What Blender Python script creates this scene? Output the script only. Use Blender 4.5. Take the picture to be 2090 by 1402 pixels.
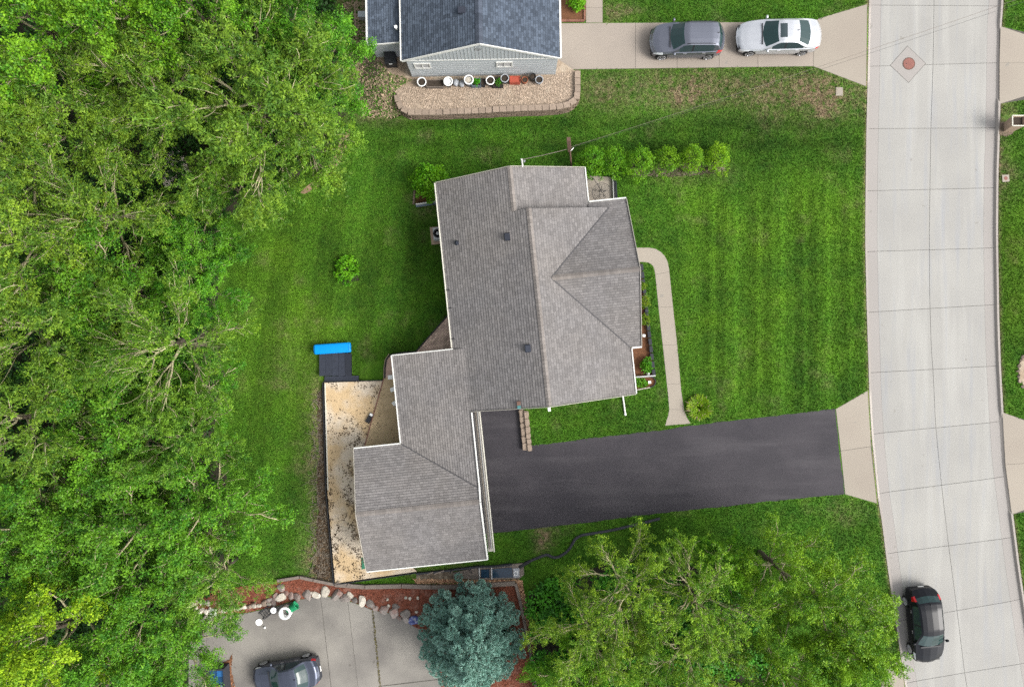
import bpy, math, random
import numpy as np
from mathutils import Vector, Matrix

for o in list(bpy.data.objects):
    bpy.data.objects.remove(o)
SC = bpy.context.scene
COL = SC.collection
R = math.radians

# ------------------------------------------------------------------ camera, sky, sun, exposure
CAM_H = 41.0
LENS = 24.0
FPX = 2090 * LENS / 36.0
cam = bpy.data.cameras.new('camera')
cam.lens = LENS
cam.sensor_width = 36
cam.clip_end = 2000
camo = bpy.data.objects.new('camera', cam)
camo.location = (0, 0, CAM_H)
COL.objects.link(camo)
SC.camera = camo

SUN_EL, SUN_AZ = R(42), R(108)       # azimuth clockwise from north: light comes from the east-south-east
world = bpy.data.worlds.new('World')
SC.world = world
world.use_nodes = True
wn = world.node_tree
wn.nodes.clear()
sky = wn.nodes.new('ShaderNodeTexSky')
sky.sky_type = 'NISHITA'
sky.sun_disc = False
sky.sun_elevation = SUN_EL
sky.sun_rotation = SUN_AZ
sky.dust_density = 4.0
sky.air_density = 1.0
hs = wn.nodes.new('ShaderNodeHueSaturation')
hs.inputs['Saturation'].default_value = 0.22      # cloud cover: a nearly grey sky
bg = wn.nodes.new('ShaderNodeBackground')
bg.inputs['Strength'].default_value = 0.15
wo = wn.nodes.new('ShaderNodeOutputWorld')
wn.links.new(sky.outputs[0], hs.inputs['Color'])
wn.links.new(hs.outputs[0], bg.inputs['Color'])
wn.links.new(bg.outputs[0], wo.inputs['Surface'])

sun = bpy.data.lights.new('sun', 'SUN')
sun.energy = 1.3
sun.angle = R(26)
sun.color = (1.0, 0.96, 0.9)
suno = bpy.data.objects.new('sun', sun)
sd = Vector((math.sin(SUN_AZ) * math.cos(SUN_EL), math.cos(SUN_AZ) * math.cos(SUN_EL), math.sin(SUN_EL)))
suno.rotation_euler = sd.to_track_quat('Z', 'Y').to_euler()
suno.location = (0, 0, 60)
COL.objects.link(suno)

vs = SC.view_settings
vs.view_transform = 'Standard'
vs.look = 'None'
vs.gamma = 1
vs.exposure = 1.08
vs.use_curve_mapping = False
SC.render.engine = 'CYCLES'
SC.cycles.max_bounces = 4
SC.cycles.diffuse_bounces = 2
SC.cycles.transmission_bounces = 2
SC.cycles.transparent_max_bounces = 4
SC.cycles.caustics_reflective = False
SC.cycles.caustics_refractive = False
SC.cycles.use_denoising = False
try:
    SC.cycles.denoiser = 'OPENIMAGEDENOISE'
except Exception:
    pass

# ------------------------------------------------------------------ helpers
GZ = 0.10                                   # lawn level, the road lies 0.1 m lower


def P(px, py, z=GZ):
    k = (CAM_H - z) / FPX
    return ((px - 1045) * k, (701 - py) * k)


def P3(px, py, z=GZ):
    a = P(px, py, z)
    return Vector((a[0], a[1], z))


def tag(o, label=None, cat=None, group=None, kind=None):
    if label: o['label'] = label
    if cat: o['category'] = cat
    if group: o['group'] = group
    if kind: o['kind'] = kind
    return o


def empty(name, loc=(0, 0, 0), rz=0.0, label=None, cat=None, group=None):
    o = bpy.data.objects.new(name, None)
    o.location = loc
    o.rotation_euler = (0, 0, rz)
    o.empty_display_size = 0.2
    COL.objects.link(o)
    return tag(o, label, cat, group)


def link(name, me, parent=None, **kw):
    o = bpy.data.objects.new(name, me)
    COL.objects.link(o)
    if parent is not None:
        o.parent = parent
    return tag(o, **kw)


def copy_tree(o, parent=None):
    c = o.copy()
    COL.objects.link(c)
    c.parent = parent
    for ch in list(o.children):
        copy_tree(ch, c)
    return c


class MB:
    def __init__(self):
        self.v = []
        self.f = []

    def add(self, vs_, fs_):
        n = len(self.v)
        self.v += [tuple(p) for p in vs_]
        self.f += [tuple(i + n for i in f) for f in fs_]
        return self

    def box(self, x0, x1, y0, y1, z0, z1, top=1.0):
        cx, cy = (x0 + x1) / 2, (y0 + y1) / 2
        t = lambda x, c: c + (x - c) * top
        return self.add([(x0, y0, z0), (x1, y0, z0), (x1, y1, z0), (x0, y1, z0),
                         (t(x0, cx), t(y0, cy), z1), (t(x1, cx), t(y0, cy), z1), (t(x1, cx), t(y1, cy), z1), (t(x0, cx), t(y1, cy), z1)],
                        [(3, 2, 1, 0), (4, 5, 6, 7), (0, 1, 5, 4), (1, 2, 6, 5), (2, 3, 7, 6), (3, 0, 4, 7)])

    def prism(self, poly, z0, z1):
        """poly: list of (x,y); z1 a number or function of (x,y)"""
        a = sum(poly[i][0] * poly[(i + 1) % len(poly)][1] - poly[(i + 1) % len(poly)][0] * poly[i][1] for i in range(len(poly)))
        if a < 0:
            poly = poly[::-1]
        n = len(poly)
        zf = z1 if callable(z1) else (lambda x, y: z1)
        z0f = z0 if callable(z0) else (lambda x, y: z0)
        vv = [(x, y, z0f(x, y)) for x, y in poly] + [(x, y, zf(x, y)) for x, y in poly]
        ff = [tuple(range(n - 1, -1, -1)), tuple(range(n, 2 * n))]
        for i in range(n):
            j = (i + 1) % n
            ff.append((i, j, n + j, n + i))
        return self.add(vv, ff)

    def beam(self, a, b, w, h, up=(0, 0, 1)):
        a, b = Vector(a), Vector(b)
        d = (b - a).normalized()
        s = d.cross(Vector(up))
        if s.length < 1e-4:
            s = d.cross(Vector((1, 0, 0)))
        s = s.normalized() * w / 2
        u = s.cross(d).normalized() * h / 2
        vv = [a - s - u, a + s - u, a + s + u, a - s + u, b - s - u, b + s - u, b + s + u, b - s + u]
        return self.add(vv, [(0, 1, 2, 3), (7, 6, 5, 4), (0, 4, 5, 1), (1, 5, 6, 2), (2, 6, 7, 3), (3, 7, 4, 0)])

    def tube(self, pts, rad, n=6, caps=True):
        pts = [Vector(p) for p in pts]
        rr = rad if isinstance(rad, (list, tuple)) else [rad] * len(pts)
        base = len(self.v)
        prev = None
        for i, p in enumerate(pts):
            d = (pts[min(i + 1, len(pts) - 1)] - pts[max(i - 1, 0)])
            d = d.normalized() if d.length > 1e-9 else Vector((0, 0, 1))
            ref = prev if prev is not None else (Vector((1, 0, 0)) if abs(d.x) < 0.8 else Vector((0, 1, 0)))
            s = ref - d * ref.dot(d)
            if s.length < 1e-5:
                s = d.orthogonal()
            s.normalize()
            prev = s
            t = d.cross(s)
            for k in range(n):
                a = 2 * math.pi * k / n
                q = p + (s * math.cos(a) + t * math.sin(a)) * rr[i]
                self.v.append((q.x, q.y, q.z))
        for i in range(len(pts) - 1):
            for k in range(n):
                a, b = base + i * n + k, base + i * n + (k + 1) % n
                self.f.append((a, b, b + n, a + n))
        if caps:
            self.f.append(tuple(base + k for k in range(n - 1, -1, -1)))
            e = base + (len(pts) - 1) * n
            self.f.append(tuple(e + k for k in range(n)))
        return self

    def lathe(self, prof, n=20, c=(0, 0, 0), axis='z', cap=True):
        base = len(self.v)
        for r, z in prof:
            for k in range(n):
                a = 2 * math.pi * k / n
                x, y = r * math.cos(a), r * math.sin(a)
                p = (x, y, z) if axis == 'z' else (x, z, y)
                self.v.append((p[0] + c[0], p[1] + c[1], p[2] + c[2]))
        for i in range(len(prof) - 1):
            for k in range(n):
                a, b = base + i * n + k, base + i * n + (k + 1) % n
                f = (a, b, b + n, a + n)
                self.f.append(f if axis == 'z' else f[::-1])
        e = base + (len(prof) - 1) * n
        top = tuple(e + k for k in range(n))
        bot = tuple(base + k for k in range(n - 1, -1, -1))
        if not cap:
            return self
        self.f.append(top if axis == 'z' else top[::-1])
        self.f.append(bot if axis == 'z' else bot[::-1])
        return self

    def mesh(self, name, mat, smooth=False):
        me = bpy.data.meshes.new(name)
        me.from_pydata(self.v, [], self.f)
        if mat is not None:
            me.materials.append(mat)
        if smooth:
            me.polygons.foreach_set('use_smooth', [True] * len(me.polygons))
        me.update()
        return me

    def build(self, name, mat, parent=None, smooth=False, **kw):
        return link(name, self.mesh(name, mat, smooth), parent, **kw)


def np_mesh(name, verts, quads, mat, smooth=False):
    """verts (N,3), quads (M,k) numpy arrays -> mesh"""
    me = bpy.data.meshes.new(name)
    k = quads.shape[1]
    me.vertices.add(len(verts))
    me.vertices.foreach_set('co', verts.astype(np.float32).ravel())
    me.loops.add(quads.size)
    me.loops.foreach_set('vertex_index', quads.astype(np.int32).ravel())
    me.polygons.add(len(quads))
    me.polygons.foreach_set('loop_start', np.arange(0, quads.size, k, dtype=np.int32))
    if smooth:
        me.polygons.foreach_set('use_smooth', np.ones(len(quads), dtype=bool))
    me.update(calc_edges=True)
    if mat is not None:
        me.materials.append(mat)
    return me


_rng = np.random.RandomState(7)
_LAT = _rng.rand(256, 256)


def vnoise(x, y):
    xi, yi = np.floor(x).astype(int), np.floor(y).astype(int)
    fx, fy = x - xi, y - yi
    fx, fy = fx * fx * (3 - 2 * fx), fy * fy * (3 - 2 * fy)
    g = lambda a, b: _LAT[a % 256, b % 256]
    return (g(xi, yi) * (1 - fx) + g(xi + 1, yi) * fx) * (1 - fy) + (g(xi, yi + 1) * (1 - fx) + g(xi + 1, yi + 1) * fx) * fy


def fbm(x, y, o=4):
    s, a, t = 0, 1, 0
    for i in range(o):
        s = s + a * vnoise(x * 2 ** i + 13.7 * i, y * 2 ** i + 5.1 * i)
        t += a
        a *= 0.5
    return s / t


def in_poly(x, y, poly):
    inside = np.zeros(len(x), bool)
    n = len(poly)
    j = n - 1
    for i in range(n):
        xi, yi = poly[i]
        xj, yj = poly[j]
        c = ((yi > y) != (yj > y)) & (x < (xj - xi) * (y - yi) / (yj - yi + 1e-12) + xi)
        inside ^= c
        j = i
    return inside


def inset(poly, d):
    """inset a convex-ish CCW polygon by d"""
    a = sum(poly[i][0] * poly[(i + 1) % len(poly)][1] - poly[(i + 1) % len(poly)][0] * poly[i][1] for i in range(len(poly)))
    if a < 0:
        poly = poly[::-1]
    out = []
    n = len(poly)
    for i in range(n):
        p0, p1, p2 = Vector(poly[i - 1]), Vector(poly[i]), Vector(poly[(i + 1) % n])
        d1, d2 = (p1 - p0).normalized(), (p2 - p1).normalized()
        n1, n2 = Vector((-d1.y, d1.x)), Vector((-d2.y, d2.x))
        m = n1 + n2
        k = d / max(0.3, m.dot(n1)) if m.length > 1e-6 else 0
        q = p1 + m * k
        out.append((q.x, q.y))
    return out


def clip(poly, edges):
    """Sutherland-Hodgman clip against half planes (a,b,c): a*x+b*y+c>=0"""
    for a, b, c in edges:
        out = []
        n = len(poly)
        for i in range(n):
            p, q = poly[i], poly[(i + 1) % n]
            dp, dq = a * p[0] + b * p[1] + c, a * q[0] + b * q[1] + c
            if dp >= 0:
                out.append(p)
            if (dp >= 0) != (dq >= 0):
                t = dp / (dp - dq)
                out.append((p[0] + (q[0] - p[0]) * t, p[1] + (q[1] - p[1]) * t))
        poly = out
        if len(poly) < 3:
            return []
    return poly


def halfplanes(poly):
    a = sum(poly[i][0] * poly[(i + 1) % len(poly)][1] - poly[(i + 1) % len(poly)][0] * poly[i][1] for i in range(len(poly)))
    if a < 0:
        poly = poly[::-1]
    out = []
    for i in range(len(poly)):
        (x0, y0), (x1, y1) = poly[i], poly[(i + 1) % len(poly)]
        nx, ny = -(y1 - y0), (x1 - x0)
        out.append((nx, ny, -(nx * x0 + ny * y0)))
    return out


# ------------------------------------------------------------------ materials
class NT:
    def __init__(self, name):
        self.m = bpy.data.materials.new(name)
        self.m.use_nodes = True
        self.t = self.m.node_tree
        self.b = self.t.nodes['Principled BSDF']
        self.out = self.t.nodes['Material Output']

    def n(self, typ, **kw):
        nd = self.t.nodes.new(typ)
        for k, v in kw.items():
            setattr(nd, k, v)
        return nd

    def l(self, a, b):
        self.t.links.new(a, b)

    def pos(self):
        return self.n('ShaderNodeNewGeometry').outputs['Position']

    def noise(self, scale, detail=4, vec=None, rough=0.55, stretch=None, rot=0.0):
        nz = self.n('ShaderNodeTexNoise')
        nz.inputs['Scale'].default_value = scale
        nz.inputs['Detail'].default_value = detail
        nz.inputs['Roughness'].default_value = rough
        v = vec if vec is not None else self.pos()
        if stretch:
            mp = self.n('ShaderNodeMapping')
            mp.inputs['Scale'].default_value = stretch
            mp.inputs['Rotation'].default_value = (0, 0, rot)
            self.l(v, mp.inputs['Vector'])
            v = mp.outputs[0]
        self.l(v, nz.inputs['Vector'])
        return nz.outputs['Fac']

    def rng(self, fac, a, b, lo=0.0, hi=1.0):
        m = self.n('ShaderNodeMapRange')
        m.inputs['From Min'].default_value = lo
        m.inputs['From Max'].default_value = hi
        m.inputs['To Min'].default_value = a
        m.inputs['To Max'].default_value = b
        self.l(fac, m.inputs['Value'])
        return m.outputs[0]

    def math(self, op, a, b):
        m = self.n('ShaderNodeMath', operation=op)
        for i, v in enumerate((a, b)):
            if hasattr(v, 'is_linked'):
                self.l(v, m.inputs[i])
            else:
                m.inputs[i].default_value = v
        return m.outputs[0]

    def mix(self, fac, a, b, blend='MIX'):
        m = self.n('ShaderNodeMix', data_type='RGBA', blend_type=blend)
        for sock, v in ((m.inputs['Factor'], fac), (m.inputs['A'], a), (m.inputs['B'], b)):
            if hasattr(v, 'is_linked'):
                self.l(v, sock)
            else:
                sock.default_value = v if not isinstance(v, tuple) else (*v, 1)[:4]
        return m.outputs['Result']

    def scale(self, col, fac):
        """multiply a colour by a scalar socket"""
        m = self.n('ShaderNodeVectorMath', operation='SCALE')
        if hasattr(col, 'is_linked'):
            self.l(col, m.inputs[0])
        else:
            m.inputs[0].default_value = col[:3]
        self.l(fac, m.inputs['Scale'])
        return m.outputs[0]

    def bump(self, h, strength=0.3, dist=0.02):
        b = self.n('ShaderNodeBump')
        b.inputs['Strength'].default_value = strength
        b.inputs['Distance'].default_value = dist
        self.l(h, b.inputs['Height'])
        self.l(b.outputs[0], self.b.inputs['Normal'])

    def col(self, c):
        self.l(c, self.b.inputs['Base Color'])


def mat(name, c, rough=0.8, var=0.12, scale=6.0, isl=0.0, obj=0.0, bump=0.0, bscale=40.0, spec=0.3, metal=0.0, coat=0.0, c2=None, c2scale=1.5, c2lo=.5, c2hi=.65):
    t = NT(name)
    b = t.b
    b.inputs['Roughness'].default_value = rough
    b.inputs['Specular IOR Level'].default_value = spec
    b.inputs['Metallic'].default_value = metal
    b.inputs['Coat Weight'].default_value = coat
    b.inputs['Coat Roughness'].default_value = 0.05
    col = tuple(c)
    if c2 is not None:
        col = t.mix(t.rng(t.noise(c2scale, 5), 0, 1, c2lo, c2hi), tuple(c), tuple(c2))
    f = t.rng(t.noise(scale, 5), 1 - var, 1 + var, .25, .75)
    if isl:
        f = t.math('MULTIPLY', f, t.rng(t.n('ShaderNodeNewGeometry').outputs['Random Per Island'], 1 - isl, 1 + isl))
    if obj:
        f = t.math('MULTIPLY', f, t.rng(t.n('ShaderNodeObjectInfo').outputs['Random'], 1 - obj, 1 + obj))
    t.col(t.scale(col, f))
    if bump:
        t.bump(t.noise(bscale, 4), bump)
    return t.m


M = {}
M['trim'] = mat('white_trim', (.592, .592, .560), .5, .05)
M['cream_trim'] = mat('cream_trim', (.528, .512, .440), .5, .06)
M['rake'] = mat('grey_drip_edge', (.34, .32, .28), .6, .08)
M['siding'] = mat('pale_siding', (.374, .381, .367), .6, .05)
M['nsiding'] = mat('grey_siding', (.375, .405, .420), .55, .05, scale=2)
M['deck'] = mat('roof_deck', (.07, .068, .07), .95, .1)  # kept dark so gaps between shingle rows read as shadow lines
M['ndeck'] = mat('roof_deck_dark', (.03, .035, .045), .95, .1)


def shingle_mat(name, c, cw, isl, streak):
    t = NT(name)
    t.b.inputs['Roughness'].default_value = .95
    t.b.inputs['Specular IOR Level'].default_value = .15
    f = t.rng(t.n('ShaderNodeNewGeometry').outputs['Random Per Island'], 1 - isl, 1 + isl)
    f = t.math('MULTIPLY', f, t.rng(t.noise(.4, 5), 1 - streak, 1 + streak, .25, .75))
    f = t.math('MULTIPLY', f, t.rng(t.noise(30, 3), .85, 1.15, .3, .7))
    t.col(t.scale(t.mix(t.rng(t.noise(.3, 3), 0, 1, .35, .65), c, cw), f))
    t.bump(t.noise(90, 2), .35, .01)
    return t.m


M['shingle'] = shingle_mat('weathered_shingle', (.160, .152, .150), (.172, .160, .152), .16, .12)
M['nshingle'] = shingle_mat('slate_blue_shingle', (.062, .078, .104), (.07, .087, .113), .32, .08)
M['cap'] = shingle_mat('tan_ridge_shingle', (.165, .15, .14), (.185, .165, .15), .14, .1)
M['ncap'] = shingle_mat('dark_ridge_shingle', (.048, .058, .078), (.058, .068, .088), .25, .1)


def concrete(name, c, cw, streaks=None, obj=.06, rot=0.0, stain=(.2, .19, .17), st=0.5):
    t = NT(name)
    t.b.inputs['Roughness'].default_value = .85
    t.b.inputs['Specular IOR Level'].default_value = .2
    col = t.mix(t.rng(t.noise(.35, 4), 0, 1, .35, .65), c, cw)
    if streaks:
        col = t.mix(t.rng(t.noise(1.0, 4, stretch=(1.1, .09, 1), rot=rot), 0, .85, .5, .72), col, streaks)
        col = t.mix(t.rng(t.noise(2.6, 3, stretch=(1.0, .06, 1), rot=rot), 0, .5, .52, .75), col, (.235, .245, .265))
    col = t.mix(t.rng(t.noise(2.2, 6, rough=.7), 0, st, .62, .82), col, stain)
    col = t.mix(t.rng(t.noise(1.6, 2, rough=.4), 0, .55, .735, .76), col, stain)
    f = t.rng(t.noise(18, 4), .93, 1.07, .3, .7)
    if obj:
        f = t.math('MULTIPLY', f, t.rng(t.n('ShaderNodeObjectInfo').outputs['Random'], 1 - obj, 1 + obj))
    t.col(t.scale(col, f))
    t.bump(t.noise(60, 3), .2, .01)
    return t.m


M['road'] = concrete('road_concrete', (.268, .262, .246), (.294, .288, .268), (.335, .33, .308), .03, R(-3), st=.16)
M['gutter'] = concrete('gutter_concrete', (.268, .252, .236), (.282, .264, .248), None, .03, st=.3)
M['kerb'] = concrete('kerb_concrete', (.313, .286, .259), (.281, .254, .232), None, 0, st=.35)
M['drive'] = concrete('driveway_concrete', (.281, .243, .205), (.254, .221, .189), None, .04, st=.3)
M['walk'] = concrete('walk_concrete', (.286, .254, .211), (.265, .232, .194), None, .03, st=.15)
M['oldpad'] = concrete('weathered_concrete', (.15, .14, .128), (.24, .225, .20), None, .07, stain=(.085, .076, .065), st=.85)
M['joint'] = mat('joint_filler', (.075, .07, .06), .95, .2)
M['asphalt'] = None


def asphalt():
    t = NT('sealed_asphalt')
    t.b.inputs['Roughness'].default_value = .75
    t.b.inputs['Specular IOR Level'].default_value = .25
    col = t.mix(t.rng(t.noise(.45, 5), 0, 1, .35, .7), (.030, .0275, .033), (.042, .038, .044))
    col = t.mix(t.rng(t.noise(1.2, 5, stretch=(.12, 1, 1), rot=R(-7)), 0, .8, .5, .8), col, (.066, .061, .067))
    col = t.mix(t.rng(t.noise(70, 2), 0, .5, .62, .8), col, (.10, .095, .096))
    t.col(t.scale(col, t.rng(t.noise(24, 3), .8, 1.2, .3, .7)))
    t.bump(t.noise(120, 2), .3, .01)
    return t.m


M['asphalt'] = asphalt()


def lawn_mat(name, blades=False):
    t = NT(name)
    t.b.inputs['Roughness'].default_value = .85
    t.b.inputs['Specular IOR Level'].default_value = .12
    at = t.n('ShaderNodeAttribute', attribute_name='lawn')
    sep = t.n('ShaderNodeSeparateColor')
    t.l(at.outputs['Color'], sep.inputs[0])
    dry, lite, yel = sep.outputs[0], sep.outputs[1], sep.outputs[2]
    g = t.mix(t.rng(t.noise(.55, 6, rough=.65), 0, 1, .33, .67), (.034, .106, .010), (.066, .168, .011))
    g = t.mix(t.rng(t.noise(2.6, 5, rough=.7), 0, .7, .48, .75), g, (.098, .178, .022))
    g = t.mix(t.math('MULTIPLY', yel, .8), g, (.105, .178, .006))
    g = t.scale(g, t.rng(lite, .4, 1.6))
    dn = t.rng(t.noise(3.2, 6, rough=.75), 0, 1, .36, .62)
    d = t.math('MULTIPLY', t.math('MULTIPLY', dry, 1.5), dn)
    d = t.math('MINIMUM', d, 1.0)
    dc = t.mix(t.rng(t.noise(7, 4), 0, 1, .35, .65), (.17, .125, .07), (.26, .20, .125))
    c = t.mix(d, g, dc)
    if blades:
        f = t.rng(t.n('ShaderNodeNewGeometry').outputs['Random Per Island'], .62, 1.45)
    else:
        f = t.rng(t.noise(22, 4, rough=.7), .55, 1.35, .3, .7)
    t.col(t.scale(c, f))
    if not blades:
        t.bump(t.noise(26, 4, rough=.7), .8, .05)
    return t.m


M['lawn'] = lawn_mat('lawn_turf')
M['blade'] = lawn_mat('grass_blades', True)


def leaf_mat(name, dark, mid, light, trans=.3):
    t = NT(name)
    t.b.inputs['Roughness'].default_value = .55
    t.b.inputs['Specular IOR Level'].default_value = .25
    rnd = t.n('ShaderNodeNewGeometry').outputs['Random Per Island']
    c = t.mix(rnd, dark, mid)
    c = t.mix(t.rng(t.noise(.9, 3), 0, .75, .42, .68), c, light)
    c = t.mix(t.rng(t.noise(3.2, 2), 0, .85, .5, .66), c, light)
    oi = t.n('ShaderNodeObjectInfo')
    c = t.mix(1.0, c, oi.outputs['Color'], 'MULTIPLY')
    c = t.scale(c, t.rng(oi.outputs['Random'], .9, 1.12))
    t.col(c)
    tr = t.n('ShaderNodeBsdfTranslucent')
    t.l(t.mix(.5, c, (.12, .22, .01)), tr.inputs['Color'])
    ms = t.n('ShaderNodeMixShader')
    ms.inputs[0].default_value = trans
    t.l(t.b.outputs[0], ms.inputs[1])
    t.l(tr.outputs[0], ms.inputs[2])
    t.l(ms.outputs[0], t.out.inputs['Surface'])
    return t.m


M['leaf'] = leaf_mat('broad_leaf', (.019, .082, .006), (.060, .205, .010), (.165, .345, .016), .22)
M['willow'] = leaf_mat('willow_leaf', (.026, .08, .008), (.075, .18, .012), (.205, .335, .022), .22)
M['under'] = leaf_mat('undergrowth_leaf', (.005, .024, .003), (.014, .06, .005), (.028, .10, .006), .1)  # shade of the gaps between crowns is darkened into this leaf colour
M['shrubleaf'] = leaf_mat('shrub_leaf', (.045, .17, .004), (.11, .31, .006), (.18, .38, .008))
M['spruce'] = leaf_mat('spruce_needle', (.095, .22, .18), (.215, .40, .33), (.28, .465, .39), .1)
M['bark'] = mat('grey_bark', (.10, .08, .06), .95, .3, 4, bump=.5)
M['palebark'] = mat('pale_branch', (.42, .38, .23), .9, .3, 3, isl=.25)
M['twiggreen'] = mat('green_twig', (.13, .27, .03), .9, .3, 3, isl=.3)
M['soil'] = mat('dark_forest_soil', (.035, .032, .02), .95, .4, 1.5, c2=(.02, .04, .012), c2scale=.7)
M['sand'] = mat('cream_sand', (.47, .345, .20), .9, .08, 3, bump=.3, c2=(.53, .45, .35), c2scale=.55, c2lo=.42, c2hi=.58)
M['debris'] = mat('dead_leaves', (.068, .044, .024), .95, .3, 3, isl=.6)
M['litter'] = mat('brown_litter', (.11, .085, .06), .95, .35, 5, c2=(.19, .16, .12), c2scale=4, bump=.5)
M['twig'] = mat('dry_twig', (.177, .150, .116), .95, .2, isl=.4)
M['mulch'] = mat('red_mulch', (.150, .048, .027), .95, .3, 8, c2=(.204, .095, .068), c2scale=2.0, bump=.6)
M['mulchchip'] = mat('red_mulch_chip', (.184, .058, .034), .95, .2, isl=.6)
M['brownmulch'] = mat('brown_mulch', (.116, .051, .024), .95, .3, 8, bump=.6)
M['gravel'] = mat('tan_gravel', (.28, .215, .155), .95, .25, 10, bump=.7, c2=(.36, .30, .23), c2scale=1.2)
M['pebble'] = mat('tan_pebble', (.37, .29, .22), .9, .2, isl=.32)
M['block'] = mat('retaining_block', (.170, .129, .095), .92, .2, 9, obj=.18, bump=.5)
M['capblock'] = mat('cap_block', (.252, .197, .153), .92, .15, 9, obj=.1, bump=.4)
M['boulder'] = mat('grey_boulder', (.224, .197, .177), .9, .25, 5, obj=.4, bump=.5, c2=(.204, .129, .109), c2scale=1.3)
M['whitestone'] = mat('white_stone', (.422, .388, .326), .85, .2, 7, obj=.2, bump=.3)
M['timber'] = mat('grey_timber', (.163, .136, .116), .9, .2, 6, obj=.12, bump=.3)
M['paver'] = mat('brown_paver', (.56, .41, .33), .9, .15, 6, isl=.3)
M['aggregate'] = mat('tan_aggregate', (.43, .325, .195), .95, .2, 22, bump=.5, c2=(.34, .25, .14), c2scale=1.6)
M['pinkslab'] = mat('pink_slab', (.40, .28, .22), .9, .15, 3)
M['black'] = mat('black_plastic', (.018, .019, .022), .5, .15)
M['blackrub'] = mat('black_rubber', (.028, .03, .036), .8, .15, obj=.15)
M['navy'] = mat('navy_board', (.022, .026, .038), .7, .2, obj=.25)
M['blue'] = mat('blue_vinyl', (.0, .23, .62), .35, .06, 3)
M['bluegl'] = mat('dark_blue_glazing', (.012, .03, .055), .12, .05, spec=.5)
M['white'] = mat('white_plastic', (.80, .80, .78), .45, .03)
M['green'] = mat('green_plastic', (.01, .25, .10), .45, .05)
M['grnpaint'] = mat('green_sheet', (.034, .163, .095), .7, .1)
M['lightblue'] = mat('pale_blue_bag', (.170, .286, .374), .6, .15, 12)
M['yellow'] = mat('yellow_box', (.422, .354, .102), .6, .1)
M['bluebag'] = mat('blue_printed_bag', (.068, .088, .245), .5, .2, 6, c2=(.374, .388, .408), c2scale=6)
M['darkblue'] = mat('dark_blue_liner', (.01, .05, .12), .4, .2)
M['terra'] = mat('terracotta', (.286, .095, .048), .8, .12)
M['redtub'] = mat('red_orange_tub', (.340, .068, .041), .6, .08)
M['soilpot'] = mat('potting_soil', (.04, .03, .022), .95, .4, 14)
M['greypot'] = mat('blue_grey_pot', (.109, .143, .177), .5, .1)
M['greybag'] = mat('grey_bag', (.306, .320, .340), .55, .15, 12)
M['metal'] = mat('galvanised_metal', (.286, .299, .313), .4, .1, metal=.7)
M['acgrey'] = mat('condenser_grey', (.374, .374, .374), .5, .06)
M['brownwood'] = mat('brown_post', (.116, .068, .051), .85, .2)
M['tan'] = mat('tan_planter', (.313, .231, .170), .8, .12)
M['cover'] = mat('rusty_iron', (.204, .088, .071), .8, .2, 10, bump=.3)
M['brick'] = mat('red_brick', (.190, .088, .061), .9, .2, obj=.2)
M['tyre'] = mat('tyre_rubber', (.015, .015, .016), .85, .1)
M['rim'] = mat('alloy_rim', (.55, .56, .58), .3, .04, metal=.8)
M['chrome'] = mat('bright_chrome', (.75, .75, .76), .15, .02, metal=1)
M['redlamp'] = mat('red_lens', (.45, .005, .012), .2, .03, spec=.5)
M['clearlamp'] = mat('clear_lens', (.65, .67, .70), .12, .05, spec=.5)
M['winglass'] = mat('window_glass', (.03, .045, .05), .08, .05, spec=.5)
M['carglass'] = mat('car_glass', (.012, .034, .034), .04, .05, spec=.45)
M['teal'] = mat('verdigris', (.054, .170, .170), .7, .15)


def paint(name, c, metal=.35):
    return mat(name, c, .3, .03, 2, spec=.1, metal=metal, coat=.35)


M['p_silver'] = paint('silver_paint', (.52, .535, .56), .55)
M['p_grey'] = paint('graphite_paint', (.165, .175, .21), .7)
M['p_black'] = mat('black_paint', (.008, .009, .012), .28, .03, 2, spec=.1, metal=.0, coat=.18)
M['p_slate'] = paint('slate_paint', (.075, .085, .115), .7)

# ------------------------------------------------------------------ road geometry (pixel measurements -> metres)
WEST = [(-900, 1790), (-200, 1775), (8, 1771.5), (100, 1770), (178, 1768.5), (260, 1766.3), (350, 1765), (487, 1763.6), (621, 1766.5), (750, 1770.7), (795, 1771.8), (882, 1776.4), (1028, 1791), (1050, 1796), (1150, 1808.5), (1235, 1821), (1402, 1846), (1700, 1900), (2400, 2060)]
EAST = [(-900, 2065), (-200, 2050), (0, 2045.5), (52, 2041.5), (215, 2039), (300, 2037), (350, 2035), (480, 2034), (550, 2035), (650, 2036.6), (750, 2040), (840, 2045), (945, 2052), (1050, 2065), (1160, 2079), (1280, 2097), (1402, 2116), (1700, 2168), (2400, 2330)]
CENT = [(-900, 1928), (-200, 1911), (10, 1906.3), (130, 1904.5), (262, 1900), (350, 1898.5), (480, 1896.8), (600, 1897.4), (720, 1901), (754, 1904.5), (872, 1909.7), (990, 1921.7), (1050, 1928.6), (1113, 1936), (1235, 1952), (1382, 1970), (1700, 2030), (2400, 2190)]


def curve(tab):
    ys = np.array([P(0, a, 0)[1] for a, b in tab])[::-1]
    xs = np.array([P(b, 0, 0)[0] for a, b in tab])[::-1]
    # smooth by sampling + averaging
    yy = np.linspace(ys[0], ys[-1], 700)
    xx = np.interp(yy, ys, xs)
    k = np.ones(9) / 9
    xs2 = np.convolve(np.pad(xx, 4, 'edge'), k, 'valid')
    return lambda y: np.interp(y, yy, xs2)


xw, xe, xc = curve(WEST), curve(EAST), curve(CENT)

# ground
gm = MB().add([(-300, -300, -.06), (300, -300, -.06), (300, 300, -.06), (-300, 300, -.06)], [(0, 1, 2, 3)])
gm.build('ground', M['soil'], kind='structure')


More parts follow.
